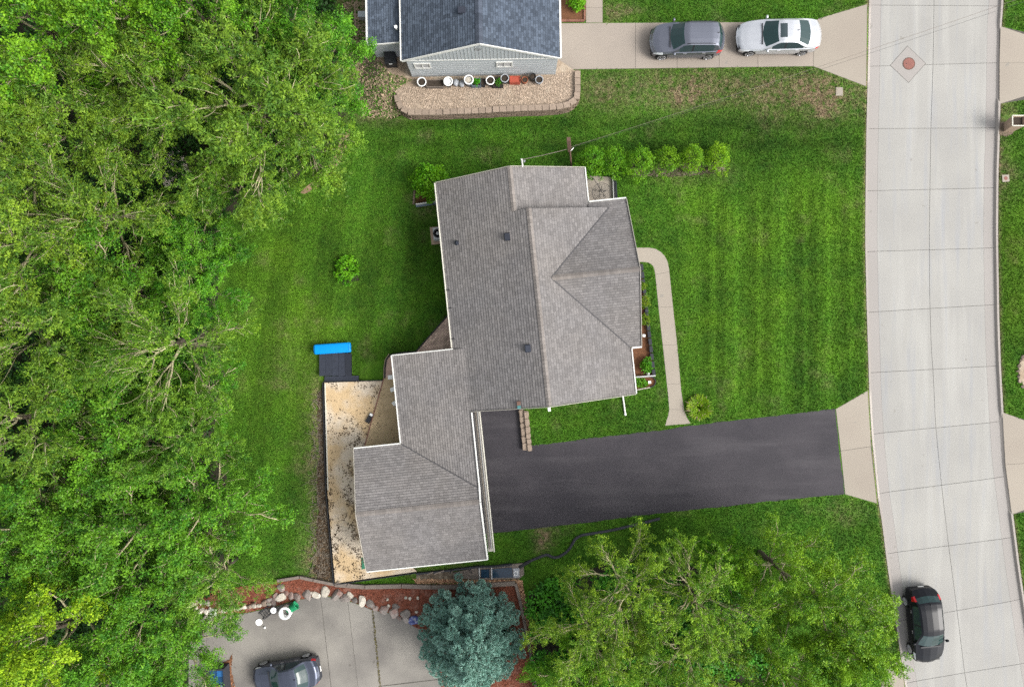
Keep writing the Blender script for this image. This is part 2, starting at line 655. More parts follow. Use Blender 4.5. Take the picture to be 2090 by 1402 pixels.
def dryness(x, y):
    """colour data of the turf: dryness, lightness, yellowness"""
    px = 1045 + x * FPX / (CAM_H - GZ)
    py = 701 - y * FPX / (CAM_H - GZ)

    def blob(x0, x1, y0, y1, s):
        return 1 / (1 + np.exp(-(px - x0) / s)) / (1 + np.exp((px - x1) / s)) / (1 + np.exp(-(py - y0) / s)) / (1 + np.exp((py - y1) / s))
    n1, n2 = fbm(x * .8, y * .8), fbm(x * .35 + 40, y * .35 + 9)
    d = blob(1190, 1770, 150, 215, 12) * (.35 + .9 * n1) * .8
    d += blob(1560, 1770, 185, 245, 14) * n1 * .8
    d += blob(725, 830, -40, 238, 10) * (.55 + .7 * n1)
    d += blob(690, 760, -60, 60, 14) * .5
    d += blob(1225, 1290, 10, 45, 8) * n1 * .8
    d += blob(2036, 2060, 90, 420, 8) * .7 * n1
    d += blob(2040, 2075, 215, 235, 6) * .5
    d += blob(640, 668, 780, 1180, 10) * .9
    d += blob(620, 700, 1120, 1190, 10) * .6
    d += blob(1095, 1120, 1075, 1125, 5) * .9
    d += blob(480, 500, 760, 800, 7) * .8 * n1 + blob(560, 585, 735, 760, 8) * .6 * n1
    d += blob(1330, 1500, 340, 372, 8) * .55 * n1
    d += blob(845, 900, 395, 440, 6) * .4
    d += blob(1690, 1780, 1020, 1060, 8) * .45 * n1
    d += blob(840, 980, 1145, 1170, 6) * .5 * n1
    d += blob(560, 640, 690, 800, 20) * .28 * n1 + np.clip((n1 - .62) * 2.2, 0, .5) * .5
    d += np.clip(1 - np.abs(x - xw(y)) / .22, 0, 1) * .6 + np.clip(1 - np.abs(x - xe(y)) / .25, 0, 1) * .6
    lite = .5 + (n2 - .5) * .55
    # mowing stripes, front lawn and back: sheen of leaning blades painted as lightness
    front = blob(1390, 1775, 370, 850, 25)
    lite += front * .13 * np.sign(np.sin(2 * np.pi * (px - 1480) / 94.0)) * (.4 + n1)
    lite += front * .4 * np.exp(-((((px - 1480) % 47) - 23) / 5.0) ** 2) * (.5 + n2) * (px > 1440)
    back = blob(440, 900, 260, 1180, 30)
    lite += back * .09 * np.sign(np.sin(2 * np.pi * (px + .15 * py - 500) / 90.0))
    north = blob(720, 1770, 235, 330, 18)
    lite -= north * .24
    lite -= blob(760, 915, 430, 700, 25) * .16  # shade beside the west wall, painted into the turf lightness
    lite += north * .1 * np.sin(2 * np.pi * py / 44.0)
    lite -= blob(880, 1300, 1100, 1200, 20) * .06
    yel = np.clip(blob(1400, 1760, 380, 820, 40) * (n2 - .25) * 1.3 + blob(480, 720, 420, 900, 40) * n2 * .75 + blob(2040, 2100, 380, 700, 20) * n1, 0, 1)
    return np.stack([np.clip(d, 0, 1), np.clip(lite, 0, 1), yel, np.ones_like(d)], -1)


def lawn_sheet(name, side):
    ys = np.concatenate([np.linspace(-290, -40, 26), np.linspace(-39, -21.2, 60), np.linspace(-21, 21, 240), np.linspace(21.2, 39, 60), np.linspace(40, 290, 26)])
    if side < 0:
        t = np.concatenate([-290 + np.linspace(0, 240, 20), np.linspace(-48, -27, 70), np.linspace(-26.8, 21.5, 270)])
        f = (t - t[0]) / (t[-1] - t[0])
    else:
        t = np.concatenate([np.linspace(0, 4, 26), np.linspace(4.5, 14, 30), np.linspace(16, 260, 20)])
    yy, tt = np.meshgrid(ys, t, indexing='ij')
    yc = np.clip(yy, -55, 45)
    if side < 0:
        e = xw(yc)
        f = np.clip((tt - t[0]) / (t[-1] - t[0]), 0, 1)
        blend = np.clip((tt - 10) / (t[-1] - 10), 0, 1)
        xx = tt + (e - t[-1]) * blend
    else:
        xx = xe(yc) + tt
    zz = np.full_like(xx, GZ)
    v = np.stack([xx, yy, zz], -1).reshape(-1, 3)
    ny, nx = xx.shape
    i = np.arange((ny - 1) * (nx - 1))
    r, c = i // (nx - 1), i % (nx - 1)
    a = r * nx + c
    q = np.stack([a, a + 1, a + nx + 1, a + nx], -1)
    # skirt down to the road level
    edge = (np.arange(ny) * nx + (nx - 1)) if side < 0 else np.arange(ny) * nx
    sk = v[edge].copy()
    sk[:, 2] = -.05
    b = len(v) + np.arange(ny)
    v = np.concatenate([v, sk])
    s = np.stack([edge[:-1], b[:-1], b[1:], edge[1:]], -1) if side < 0 else np.stack([edge[1:], b[1:], b[:-1], edge[:-1]], -1)
    q = np.concatenate([q, s])
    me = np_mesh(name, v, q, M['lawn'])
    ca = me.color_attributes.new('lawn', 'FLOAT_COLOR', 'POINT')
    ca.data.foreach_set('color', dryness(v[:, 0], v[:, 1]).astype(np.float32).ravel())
    return link(name, me, kind='structure')


lawn_sheet('lawn_west', -1)
lawn_sheet('lawn_east', 1)

# road bed, slabs, kerbs
ysr = np.linspace(-55, 45, 201)
mb = MB()
nv = len(ysr)
mb.add([(xw(y) - .02, y, -.025) for y in ysr] + [(xe(y) + .02, y, -.025) for y in ysr], [(i, nv + i, nv + i + 1, i + 1) for i in range(nv - 1)])
road = mb.build('road', M['joint'], kind='structure')
JOINTS = [(-480, -470), (-356, -349), (-234, -228), (-112, -108), (11, 13), (136, 128.5), (263, 261.5), (390, 383.7), (514, 506), (637.6, 621.6), (760.8, 746.5), (885.5, 859.8), (1007, 972), (1129.6, 1096), (1268, 1222), (1393.5, 1350), (1520, 1478), (1645, 1604), (1772, 1730), (1900, 1856)]


def jy(j, frac):
    return P(0, j[0] + (j[1] - j[0]) * frac, 0)[1]


GUT = .78   # gutter pan width incl. kerb foot
for a, b in zip(JOINTS[:-1], JOINTS[1:]):
    def cols(fr, j):
        y = jy(j, fr)
        w, e, c = float(xw(y)), float(xe(y)), float(xc(y))
        return [w + .16, w + GUT, c, e - GUT, e - .16], y
    strips = []
    for k, (f0, f1) in enumerate(((0, .1), (.1, .49), (.49, .9), (.9, 1))):
        g0, g1 = (.004 if k == 0 else (.004 if k == 1 else (.011 if k == 2 else .004))), (.004, .011, .004, .004)[k]
        n = 5
        left, right = [], []
        for s in range(n):
            u = s / (n - 1)
            off = (-.011 if s == 0 else (.011 if s == n - 1 else 0))
            for fr, idx, lst, gap in ((f0, k, left, g0), (f1, k + 1, right, -g1)):
                y0, y1 = jy(a, fr), jy(b, fr)
                y = y0 + (y1 - y0) * u + off
                w, e, c = float(xw(y)), float(xe(y)), float(xc(y))
                X = [w + .16, w + GUT, c, e - GUT, e - .16][idx] + gap
                lst.append((X, y))
        # left runs from north to south
        MB().prism(left + right[::-1], -.035, 0.0).build('gutter_slab' if k in (0, 3) else 'road_slab', M['gutter'] if k in (0, 3) else M['road'], road)


def kerb(name, fx, sgn, dips):
    ys = np.linspace(-54, 44, 393)
    V, F = [], []
    for y in ys:
        x = float(fx(y))
        py = 701 - y * FPX / CAM_H
        dip = max([max(0, min(1, (py - a) / 8 + .5)) * max(0, min(1, (b - py) / 8 + .5)) for a, b in dips])
        h = .125 - dip * .085
        for dx, z in ((0, -.03), (0, max(h, .108)), (.03, max(h, .11)), (.12, h), (.175, .012), (.175, -.03)):
            V.append((x + sgn * dx, y, z))
    n = 6
    for i in range(len(ys) - 1):
        for k in range(n - 1):
            a = i * n + k
            q = (a, a + 1, a + n + 1, a + n)
            F.append(q if sgn < 0 else q[::-1])
    MB().add(V, F).build(name, M['kerb'], kind='structure')


kerb('kerb_west', xw, 1, [(20, 172), (803, 1020), (1366, 1500)])
kerb('kerb_east', xe, -1, [(58, 206), (846, 1044)])


def poly_px(pts, z=GZ):
    return [P(a, b, z) for a, b in pts]


def slab(name, pts, z, m, parent, gap=.012, th=.06, **kw):
    return MB().prism(inset(poly_px(pts, z), gap), z - th, z).build(name, m, parent, **kw)


def sheet(name, pts, z, m, th=.03, **kw):
    return MB().prism(poly_px(pts, z), z - th, z).build(name, m, None, **kw)


EXCL = []      # polygons (world) where no grass grows


def excl(pts, z=GZ):
    EXCL.append(poly_px(pts, z))


Z1 = GZ + .012
# neighbour's concrete driveway with its apron
nd = sheet('neighbour_driveway', [(1138, 48), (1230, 48), (1660, 45), (1672, 38), (1770.5, 9), (1768, 177), (1660, 136), (1138, 143)], GZ + .004, M['joint'], kind='structure')
excl([(1138, 47), (1230, 47), (1660, 44), (1772, 6), (1770, 180), (1660, 137), (1138, 144)])
xs_ = [1138, 1297, 1382, 1468, 1547, 1660]
for a, b in zip(xs_[:-1], xs_[1:]):
    ta, tb = 48 - (a - 1138) * .0057, 48 - (b - 1138) * .0057
    ba, bb = 142.5 - (a - 1138) * .0125, 142.5 - (b - 1138) * .0125
    slab('driveway_slab', [(a, ta), (b, tb), (b, bb), (a, ba)], Z1, M['drive'], nd, .01)
slab('apron_slab', [(1660, 45), (1672, 38), (1770, 9), (1768, 177), (1660, 136)], Z1, M['walk'], nd, .012)
nw_ = sheet('neighbour_walk', [(1196, -160), (1230, -160), (1230, 47), (1196, 47)], GZ + .004, M['joint'], kind='structure')
excl([(1195, -160), (1231, -160), (1231, 48), (1195, 48)])
for a, b in zip([-160, -120, -80, -40, 16], [-120, -80, -40, 16, 47]):
    slab('walk_slab', [(1196, a), (1230, a), (1230, b), (1196, b)], Z1, M['drive'], nw_, .006)

# asphalt driveway and its concrete apron
ASPH = [(955, 838), (1062, 832), (1067, 870), (1068, 912), (1130, 904), (1250, 889), (1357, 877), (1412, 868), (1550, 852), (1705, 834), (1713, 920), (1724, 1008), (1650, 1015), (1620, 1018), (1500, 1031), (1350, 1047), (1180, 1068), (1000, 1089), (960, 1092)]
rnd = random.Random(3)
pa = poly_px(ASPH, Z1)
dense = []
for i in range(len(pa)):
    a, b = Vector(pa[i]), Vector(pa[(i + 1) % len(pa)])
    n = max(1, int((b - a).length / .35))
    for k in range(n):
        q = a.lerp(b, k / n)
        j = .0 if k == 0 else .035
        dense.append((q.x + rnd.uniform(-j, j), q.y + rnd.uniform(-j, j)))
MB().prism(dense, GZ - .03, Z1).build('asphalt_driveway', M['asphalt'], kind='structure')
EXCL.append(pa)
ap = sheet('driveway_apron', [(1706, 834.5), (1771, 797), (1776, 882), (1790, 1027), (1725, 1008.5)], GZ + .004, M['joint'], kind='structure')
excl([(1704, 834), (1773, 795), (1793, 1030), (1723, 1010)])
slab('apron_slab', [(1706, 834.5), (1771, 797), (1776.5, 884), (1777.5, 911), (1716, 920)], Z1, M['walk'], ap, .01)
slab('apron_slab', [(1716, 920), (1777.5, 911), (1790, 1027), (1725, 1008.5)], Z1, M['walk'], ap, .01)
# driveways across the street
e1 = sheet('east_driveway_north', [(2041, 54), (2400, 140), (2400, 150), (2039, 213)], GZ + .004, M['joint'], kind='structure')
slab('apron_slab', [(2042, 54), (2120, 80), (2120, 128), (2040, 128)], Z1, M['walk'], e1, .006)
slab('apron_slab', [(2040, 128), (2120, 128), (2120, 188), (2040, 213)], Z1, M['walk'], e1, .006)
e2 = sheet('east_driveway_south', [(2045.5, 841), (2400, 960), (2400, 980), (2065, 1050)], GZ + .004, M['joint'], kind='structure')
slab('apron_slab', [(2046, 841), (2130, 872), (2138, 942), (2052, 948)], Z1, M['walk'], e2, .008)
slab('apron_slab', [(2052, 948), (2138, 942), (2146, 1020), (2065, 1050)], Z1, M['walk'], e2, .008)
excl([(2036, 52), (2400, 140), (2400, 150), (2036, 215)])
excl([(2042, 839), (2400, 960), (2400, 980), (2060, 1052)])
# a further apron under the maple at the bottom
sheet('street_apron_south', [(1803, 1370), (1838, 1345), (1850, 1430), (1860, 1500), (1790, 1480)], Z1, M['walk'], kind='structure')
excl([(1800, 1370), (1840, 1343), (1862, 1500), (1790, 1482)])

# front walk
OUT = [(1290, 505.7), (1325.6, 505.7), (1338, 508), (1348.5, 514), (1357, 523), (1362.7, 534), (1366, 551), (1374, 628), (1382.7, 708), (1391, 802), (1396.4, 836.7), (1402, 852), (1410, 864.5)]
INN = [(1294, 535), (1314, 535), (1322.8, 536), (1328.5, 539), (1332.7, 543), (1335, 549), (1337, 557), (1344, 628), (1353, 708), (1363, 802), (1366, 836), (1363.5, 848), (1357.5, 868.5)]
wk = sheet('front_walk', OUT + INN[::-1], GZ + .004, M['joint'], kind='structure')
excl([(a + 1, b - 1) for a, b in OUT] + [(a - 1, b + 1) for a, b in INN[::-1]])


def walk_at(t):
    i = min(int(t), len(OUT) - 2)
    f = t - i
    lp = lambda A: (A[i][0] + (A[i + 1][0] - A[i][0]) * f, A[i][1] + (A[i + 1][1] - A[i][1]) * f)
    return lp(OUT), lp(INN)


for t0, t1 in ((0, 6.05), (6.05, 6.98), (6.98, 7.95), (7.95, 8.8), (8.8, 9.98), (9.98, 12)):
    ts = [t0] + [k for k in range(int(t0) + 1, int(math.ceil(t1)))] + [t1]
    o_ = [walk_at(t)[0] for t in ts]
    i_ = [walk_at(t)[1] for t in ts]
    slab('walk_slab', o_ + i_[::-1], Z1, M['walk'], wk, .006)

# ------------------------------------------------------------------ roofs
def shingle_mesh(piece, plane, down, mt, expo=.14, tab=.23, seed=0):
    """piece: convex polygon in (u,v); plane(u,v)->z; down: unit 2-vector pointing downslope"""
    rg = random.Random(seed)
    hp = halfplanes(piece)
    dx, dy = down
    sx, sy = -dy, dx
    S = [p[0] * sx + p[1] * sy for p in piece]
    D = [p[0] * dx + p[1] * dy for p in piece]
    V, F = [], []
    nrow = int((max(D) - min(D)) / expo) + 2
    for r in range(nrow):
        d1 = max(D) - r * expo
        d0 = d1 - expo * .90  # row gap bares the dark deck, standing in for butt-edge shadow lines
        s = min(S) - rg.random() * tab
        while s < max(S):
            w = tab * rg.uniform(.75, 1.25)
            quad = [(s * sx + d0 * dx, s * sy + d0 * dy), (s * sx + d1 * dx, s * sy + d1 * dy), ((s + w * .97) * sx + d1 * dx, (s + w * .97) * sy + d1 * dy), ((s + w * .97) * sx + d0 * dx, (s + w * .97) * sy + d0 * dy)]
            c = clip(quad, hp)
            if len(c) >= 3:
                lift = rg.uniform(.012, .022)
                n = len(V)
                for q in c:
                    f = ((q[0] * dx + q[1] * dy) - d0) / (d1 - d0)
                    V.append((q[0], q[1], plane(q[0], q[1]) + .004 + lift * f))
                ar = sum(c[i][0] * c[(i + 1) % len(c)][1] - c[(i + 1) % len(c)][0] * c[i][1] for i in range(len(c)))
                ids = tuple(range(n, n + len(c)))
                F.append(ids if ar > 0 else ids[::-1])
            s += w
    mb = MB()
    mb.v, mb.f = V, F
    return mb.mesh('shingles', mt)


def ridge_caps(parent, a, b, w, drop, mt, step=.2, seed=0, side=None):
    """caps folded over the ridge from a to b; drop = slope each side"""
    a, b = Vector(a), Vector(b)
    d = b - a
    L = d.length
    d.normalize()
    s = Vector((-d.y, d.x, 0)).normalized()
    mb = MB()
    n = int(L / step)
    for i in range(n):
        p, q = a + d * (i * L / n), a + d * ((i + 1.06) * L / n)
        z0, z1 = .03, .05
        h = w / 2
        mb.add([p - s * h + Vector((0, 0, z0 - drop * h)), p + Vector((0, 0, z0)), p + s * h + Vector((0, 0, z0 - drop * h)),
                q - s * h + Vector((0, 0, z1 - drop * h)), q + Vector((0, 0, z1)), q + s * h + Vector((0, 0, z1 - drop * h))],
               [(0, 3, 4, 1), (1, 4, 5, 2)])
    return mb.build('ridge_caps', mt, parent, kind='stuff')


TH = R(5.9)
house = empty('house', (0, 0, 0), TH, 'house under a large grey shingle roof with a garage wing, centre of the lot', 'house')
W_ = lambda u, v: 3 + .45 * (u + 3.32)
NE_ = lambda u, v: 4.87 - .45 * (u - .835)
ME_ = lambda u, v: 5.214 - .45 * (u - 1.6)
CN_ = lambda u, v: 4.85 - .45 * (v - 3.23)
CS_ = lambda u, v: 4.85 - .45 * (3.23 - v)
EX_ = lambda u, v: 3.31 + .2 * (u + 2.62)
GN_ = lambda u, v: 2.49 + .3 * (-5 - v)
GS_ = lambda u, v: 3.525 - .3 * (-8.45 - v)
rect = lambda a, b, c, d: [(a, c), (b, c), (b, d), (a, d)]
PIECES = [
    (rect(-2.62, 1.6, -3.475, 6.95), W_, (-1, 0)), (rect(-3.32, -2.62, 0, 6.95), W_, (-1, 0)), (rect(-3.32, .835, 6.95, 9.3), W_, (-1, 0)),
    (rect(.835, 5.0, 6.95, 9.3), NE_, (1, 0)),
    ([(1.6, -3.475), (6.55, -3.475), (6.55, -.92), (2.41, 3.23), (1.6, 3.23)], ME_, (1, 0)),
    ([(1.6, 3.23), (2.41, 3.23), (6.13, 6.95), (1.6, 6.95)], ME_, (1, 0)),
    ([(2.41, 3.23), (7.13, 3.23), (7.13, 6.95), (6.13, 6.95)], CN_, (0, 1)), (rect(5.0, 7.13, 6.95, 7.34), CN_, (0, 1)),
    ([(2.41, 3.23), (6.52, -.88), (7.13, -.88), (7.13, 3.23)], CS_, (0, -1)),
    (rect(-6.78, -2.62, -3.475, 0), EX_, (-1, 0)), ([(-6.78, -3.475), (-2.62, -3.475), (-2.66, -7.73), (-6.78, -5.0)], EX_, (-1, 0)),
    ([(-9.47, -5), (-6.78, -5), (-2.66, -7.73), (-2.66, -8.45), (-9.47, -8.45)], GN_, (0, 1)),
    (rect(-9.47, -2.68, -11.9, -8.45), GS_, (0, -1)),
]
mb = MB()
for pc, pl, dn in PIECES:
    mb.prism(pc, lambda x, y, pl=pl: pl(x, y) - .1, lambda x, y, pl=pl: pl(x, y))
roof = mb.build('roof', M['deck'], house)
for i, (pc, pl, dn) in enumerate(PIECES):
    link('shingles', shingle_mesh(pc, pl, dn, M['shingle'], seed=i), roof, kind='stuff')
ridge_caps(roof, (1.6, -3.47, 5.214), (1.6, 6.95, 5.214), .28, .45, M['cap'])
ridge_caps(roof, (.835, 6.95, 4.87), (.835, 9.3, 4.87), .27, .45, M['cap'])
ridge_caps(roof, (2.45, 3.23, 4.85), (7.13, 3.23, 4.85), .28, .45, M['cap'])
ridge_caps(roof, (-9.47, -8.45, 3.525), (-2.68, -8.45, 3.525), .28, .3, M['cap'])
for a, b in (((2.45, 3.2, ME_(2.45, 0) + .03), (6.5, -.86, ME_(6.5, 0) + .03)), ((2.45, 3.27, ME_(2.45, 0) + .03), (6.12, 6.94, ME_(6.12, 0) + .03)), ((-6.76, -5.02, EX_(-6.76, 0) + .03), (-2.68, -7.72, EX_(-2.68, 0) + .03))):
    MB().beam(a, b, .07, .012).build('valley_flashing', M['deck'], roof)
# walls under the roof
FP = [rect(-2.92, 6.15, -3.1, 6.6), rect(-2.92, 4.6, 6.6, 8.95), rect(2.0, 6.75, -.5, 6.95), rect(-6.4, -2.9, -8.0, -.35), rect(-9.1, -3.0, -11.5, -5.35)]
mb = MB()
for k, (pc, pl, dn) in enumerate(PIECES):
    for j, fp in enumerate(FP):
        c = clip(list(pc), halfplanes(fp))
        if len(c) >= 3:
            e = .003 * j
            mb.prism(c, .0, lambda x, y, pl=pl: pl(x, y) - .1)
wall = mb.build('wall', M['siding'], house)
# step gable between the two ridges
MB().add([(.835, 6.955, 4.87), (5.0, 6.955, 3.0), (5.0, 6.955, ME_(5, 0)), (1.6, 6.955, 5.214)], [(0, 1, 2, 3)]).build('gable_siding', M['siding'], house)


def fascia(parent, a, b, m='trim', w=.07, h=.15, name='fascia', dz=.0):
    a, b = Vector(a) + Vector((0, 0, dz)), Vector(b) + Vector((0, 0, dz))
    return MB().beam(a, b, w, h).build(name, M[m], parent)


fascia(roof, (-3.36, .02, 3.0), (-3.36, 9.3, 3.0), 'cream_trim', .065, .12, 'gutter')
fascia(roof, (-3.32, 9.33, 3.0), (.835, 9.33, 4.87), 'rake', .03)
fascia(roof, (.835, 9.33, 4.87), (5.0, 9.33, 3.0), 'rake', .03)
fascia(roof, (5.05, 7.36, 3.0), (5.05, 9.33, 3.0), 'trim', .065, .12, 'gutter')
fascia(roof, (5.0, 7.40, 3.0), (7.13, 7.40, 3.0), 'trim', .075, .12, 'gutter')
fascia(roof, (7.16, 7.34, 3.0), (7.16, 3.23, 4.85), 'rake', .03)
fascia(roof, (7.16, 3.23, 4.85), (7.16, -.88, 3.0), 'rake', .03)
fascia(roof, (6.6, -.93, 3.0), (7.16, -.93, 3.0), 'trim', .09, .13, 'gutter')
fascia(roof, (6.60, -3.48, 3.0), (6.60, -.98, 3.0), 'trim', .065, .12, 'gutter')
fascia(roof, (6.55, -3.51, 2.99), (1.6, -3.51, 5.2), 'rake', .03)
fascia(roof, (1.6, -3.51, 5.2), (-2.62, -3.51, 3.31), 'rake', .03)
fascia(roof, (-3.3, .03, 3.17), (-6.78, .03, 2.48), 'trim', .06)
fascia(roof, (-6.83, .03, 2.49), (-6.83, -4.96, 2.49), 'trim', .065, .12, 'gutter')
fascia(roof, (-6.83, -4.95, 2.49), (-9.47, -4.95, 2.49), 'trim', .065, .12, 'gutter')
fascia(roof, (-9.5, -5.0, 2.46), (-9.5, -8.45, 3.50), 'rake', .03)
fascia(roof, (-9.5, -8.45, 3.50), (-9.5, -11.9, 2.46), 'rake', .03)
fascia(roof, (-9.47, -11.95, 2.49), (-2.6, -11.95, 2.49), 'trim', .065, .12, 'gutter')
fascia(roof, (-2.60, -3.55, 3.32), (-2.60, -7.7, 3.32), 'trim', .07, .16)
fascia(roof, (-2.60, -7.7, 3.32), (-2.62, -8.45, 3.53), 'trim', .09, .16)
fascia(roof, (-2.62, -8.45, 3.53), (-2.62, -11.93, 2.50), 'trim', .09, .16)
# narrow ledge roof over the garage doors on the east face, with its own gutter and the doors below
led = MB().beam((-2.40, -3.6, 2.62), (-2.40, -11.55, 2.42), .26, .05).build('door_ledge', M['rake'], house)
MB().beam((-2.2, -3.6, 2.58), (-2.2, -11.6, 2.38), .06, .12).build('gutter', M['cream_trim'], led)
MB().beam((-2.43, -3.6, 2.70), (-2.43, -11.4, 2.50), .03, .1).build('flashing', M['timber'], led)
MB().beam((-2.33, -3.6, 2.69), (-2.33, -11.4, 2.49), .025, .06).build('flashing', M['metal'], led)
for v0, v1 in ((-7.1, -4.6), (-10.6, -8.0)):
    d = MB().box(-2.985, -2.93, v0, v1, .1, 2.25).build('garage_door', M['trim'], house)
    for k in range(4):
        MB().box(-2.93, -2.915, v0 + .08, v1 - .08, .2 + k * .51, .64 + k * .51).build('door_panel', M['cream_trim'], d)
# openings on the walls
def window(parent, o, du, w, h, z, nrm, mw='winglass'):
    """o=(u,v) centre on the wall, du = direction along the wall, nrm outward"""
    o, du, nrm = Vector((*o, z)), Vector((*du, 0)), Vector((*nrm, 0))
    up = Vector((0, 0, 1))

    def quadbox(cx, cz, ww, hh, d0, d1):
        vs2 = []
        for d in (d0, d1):
            for a, b in ((-1, -1), (1, -1), (1, 1), (-1, 1)):
                vs2.append(o + du * (cx + a * ww / 2) + up * (cz + b * hh / 2) + nrm * d)
        return vs2, [(3, 2, 1, 0), (4, 5, 6, 7), (0, 1, 5, 4), (1, 2, 6, 5), (2, 3, 7, 6), (3, 0, 4, 7)]
    f = MB()
    for cx, cz, ww, hh in ((0, h / 2, w + .1, .07), (0, -h / 2, w + .1, .07), (-w / 2, 0, .06, h), (w / 2, 0, .06, h), (0, 0, .035, h)):
        f.add(*quadbox(cx, cz, ww, hh, -.01, .05))
    win = f.build('window', M['trim'], parent)
    MB().add(*quadbox(0, 0, w, h, -.01, .015)).build('pane', M[mw], win)
    return win


for (u, v) in ((6.755, 1.0), (6.755, 5.0)):
    window(house, (u, v), (0, 1), 1.5, 1.2, 1.6, (1, 0))
window(house, (6.155, -2.0), (0, 1), 1.2, 1.1, 1.6, (1, 0))
MB().box(6.75, 6.80, 3.0, 3.95, .1, 2.15).build('door', M['brownwood'], house)
window(house, (2.5, -3.105), (1, 0), 1.2, 1.0, 1.7, (0, -1))
# roof fittings
def roof_vent(u, v, s, seed, dome=False):
    z = W_(u, v)
    mb = MB()
    if dome:
        mb.lathe([(.14, -.06), (.14, .0), (.12, .12), (.05, .2)], 12, (u, v, z))
    else:
        a, b = s
        mb.box(u - a * .8, u + a * .8, v - b * .8, v + b * .8, z - .2, z + .10)
        mb.box(u - a, u + a, v - b, v + b, z + .10, z + .2, .8)
    o = mb.build('roof_vent', M['navy'], roof)
    return o


def uv_at(px, py, z):
    x, y = P(px, py, z)
    return x * math.cos(TH) + y * math.sin(TH), -x * math.sin(TH) + y * math.cos(TH)


def on_plane(px, py, pl):
    z = 3.5
    for _ in range(12):
        u, v = uv_at(px, py, z)
        z = pl(u, v)
    return u, v


for px_, py_, s_, dm in ((1035, 484, (.16, .21), False), (1077, 711, (.16, .21), False), (932.5, 496, (.1, .1), True)):
    u, v = on_plane(px_, py_, W_)
    roof_vent(u, v, s_, 0, dm)
u, v = on_plane(1059, 826, W_)
MB().box(u - .1, u + .1, v - .02, v + .2, W_(u, v) - .1, W_(u, v) + .16).build('flue_box', M['brownwood'], roof)
MB().box(u - .09, u + .09, v - .2, v - .03, W_(u, v) - .1, W_(u, v) + .10).build('flue_cap', M['teal'], roof)
for py_, px_ in ((592, 917), (629, 921), (692, 928)):
    u, v = uv_at(px_, py_, 3.1)
    MB().beam((-3.34, v, 3.07), (-3.12, v, 3.14), .03, .03).build('gutter_strap', M['black'], roof)
# service mast on the north gable
u, v = uv_at(1066, 334, 4.7)
ms = MB().tube([(u, 9.2, 4.3), (u, 9.42, 4.75), (u - .03, 9.55, 5.2)], .045, 8).build('service_mast', M['trim'], house)
MB().lathe([(.07, 0), (.07, .08), (.03, .12)], 8, (u + .1, 9.5, 4.95)).build('weather_head', M['metal'], ms)
u, v = uv_at(1118, 831, 3.2)
MB().box(u - .07, u + .07, -3.78, -3.56, 4.7, 4.82).build('vent_cap', M['white'], roof)
EXCL.append([tuple((Matrix.Rotation(TH, 2) @ Vector(p))[:2]) for p in rect(-3.0, 6.9, -3.2, 9.0)])
EXCL.append([tuple((Matrix.Rotation(TH, 2) @ Vector(p))[:2]) for p in rect(-9.2, -2.9, -11.6, -.2)])

# ------------------------------------------------------------------ neighbour's house
BZ = .75
nh = empty('neighbour_house', (0, 0, 0), R(1.0), 'pale grey sided house with slate blue roof beyond the block wall', 'house')
cs, sn = math.cos(R(1.0)), math.sin(R(1.0))


def nl(px, py, z):
    x, y = P(px, py, z)
    return x * cs + y * sn, -x * sn + y * cs


ex0, ey0 = nl(820, 122.5, 3.17)
ex1, _ = nl(1143, 121.5, 3.17)
ey0 = (ey0 + nl(1143, 121.5, 3.17)[1]) / 2
rx = (ex0 + ex1) / 2
hr = 3.17 + .45 * (rx - ex0)
NL = 16.0
NW = lambda u, v: 3.17 + .45 * (u - ex0)
NEs = lambda u, v: 3.17 + .45 * (ex1 - u)
lx0 = nl(751, 92, 2.6)[0]
ly0 = nl(751, 92, 2.6)[1]
LT = lambda u, v: 2.6 + .14 * (u - lx0)
NP = [(rect(ex0, rx, ey0, ey0 + NL), NW, (-1, 0)), (rect(rx, ex1, ey0, ey0 + NL), NEs, (1, 0)), (rect(lx0, ex0 + .1, ly0, ey0 + NL), LT, (-1, 0))]
mb = MB()
for pc, pl, dn in NP:
    mb.prism(pc, lambda x, y, pl=pl: pl(x, y) - .1, lambda x, y, pl=pl: pl(x, y))
nroof = mb.build('roof', M['ndeck'], nh)
for i, (pc, pl, dn) in enumerate(NP):
    pc2 = [(x, min(y, ey0 + 8)) for x, y in pc]
    link('shingles', shingle_mesh(pc2, pl, dn, M['nshingle'], .135, .2, seed=50 + i), nroof, kind='stuff')
ridge_caps(nroof, (rx, ey0, hr), (rx, ey0 + 8, hr), .38, .45, M['ncap'])
fascia(nroof, (ex0, ey0 - .02, 3.15), (rx, ey0 - .02, hr), 'trim', .04, .16)
fascia(nroof, (rx, ey0 - .02, hr), (ex1, ey0 - .02, 3.15), 'trim', .04, .16)
fascia(nroof, (ex0 - .05, ey0, 3.16), (ex0 - .05, ey0 + NL, 3.16), 'trim', .07, .13, 'gutter')
fascia(nroof, (ex1 + .05, ey0, 3.16), (ex1 + .05, ey0 + NL, 3.16), 'trim', .1, .13, 'gutter')
fascia(nroof, (lx0 - .05, ly0, 2.59), (lx0 - .05, ey0 + NL, 2.59), 'trim', .1, .13, 'gutter')
fascia(nroof, (lx0, ly0 - .02, 2.58), (ex0, ly0 - .02, 2.86), 'trim', .04, .13)
wy = ey0 + .06
wx0, wx1 = ex0 + .22, ex1 - .1
nwall = MB()
nwall.prism(rect(wx0, rx, wy, ey0 + NL - .3), 0, lambda x, y: NW(x, y) - .1)
nwall.prism(rect(rx, wx1, wy, ey0 + NL - .3), 0, lambda x, y: NEs(x, y) - .1)
nwall.prism(rect(lx0 + .12, ex0 + .2, ly0 + .08, ey0 + NL - .3), 0, lambda x, y: LT(x, y) - .1)
nwall = nwall.build('wall', M['nsiding'], nh)
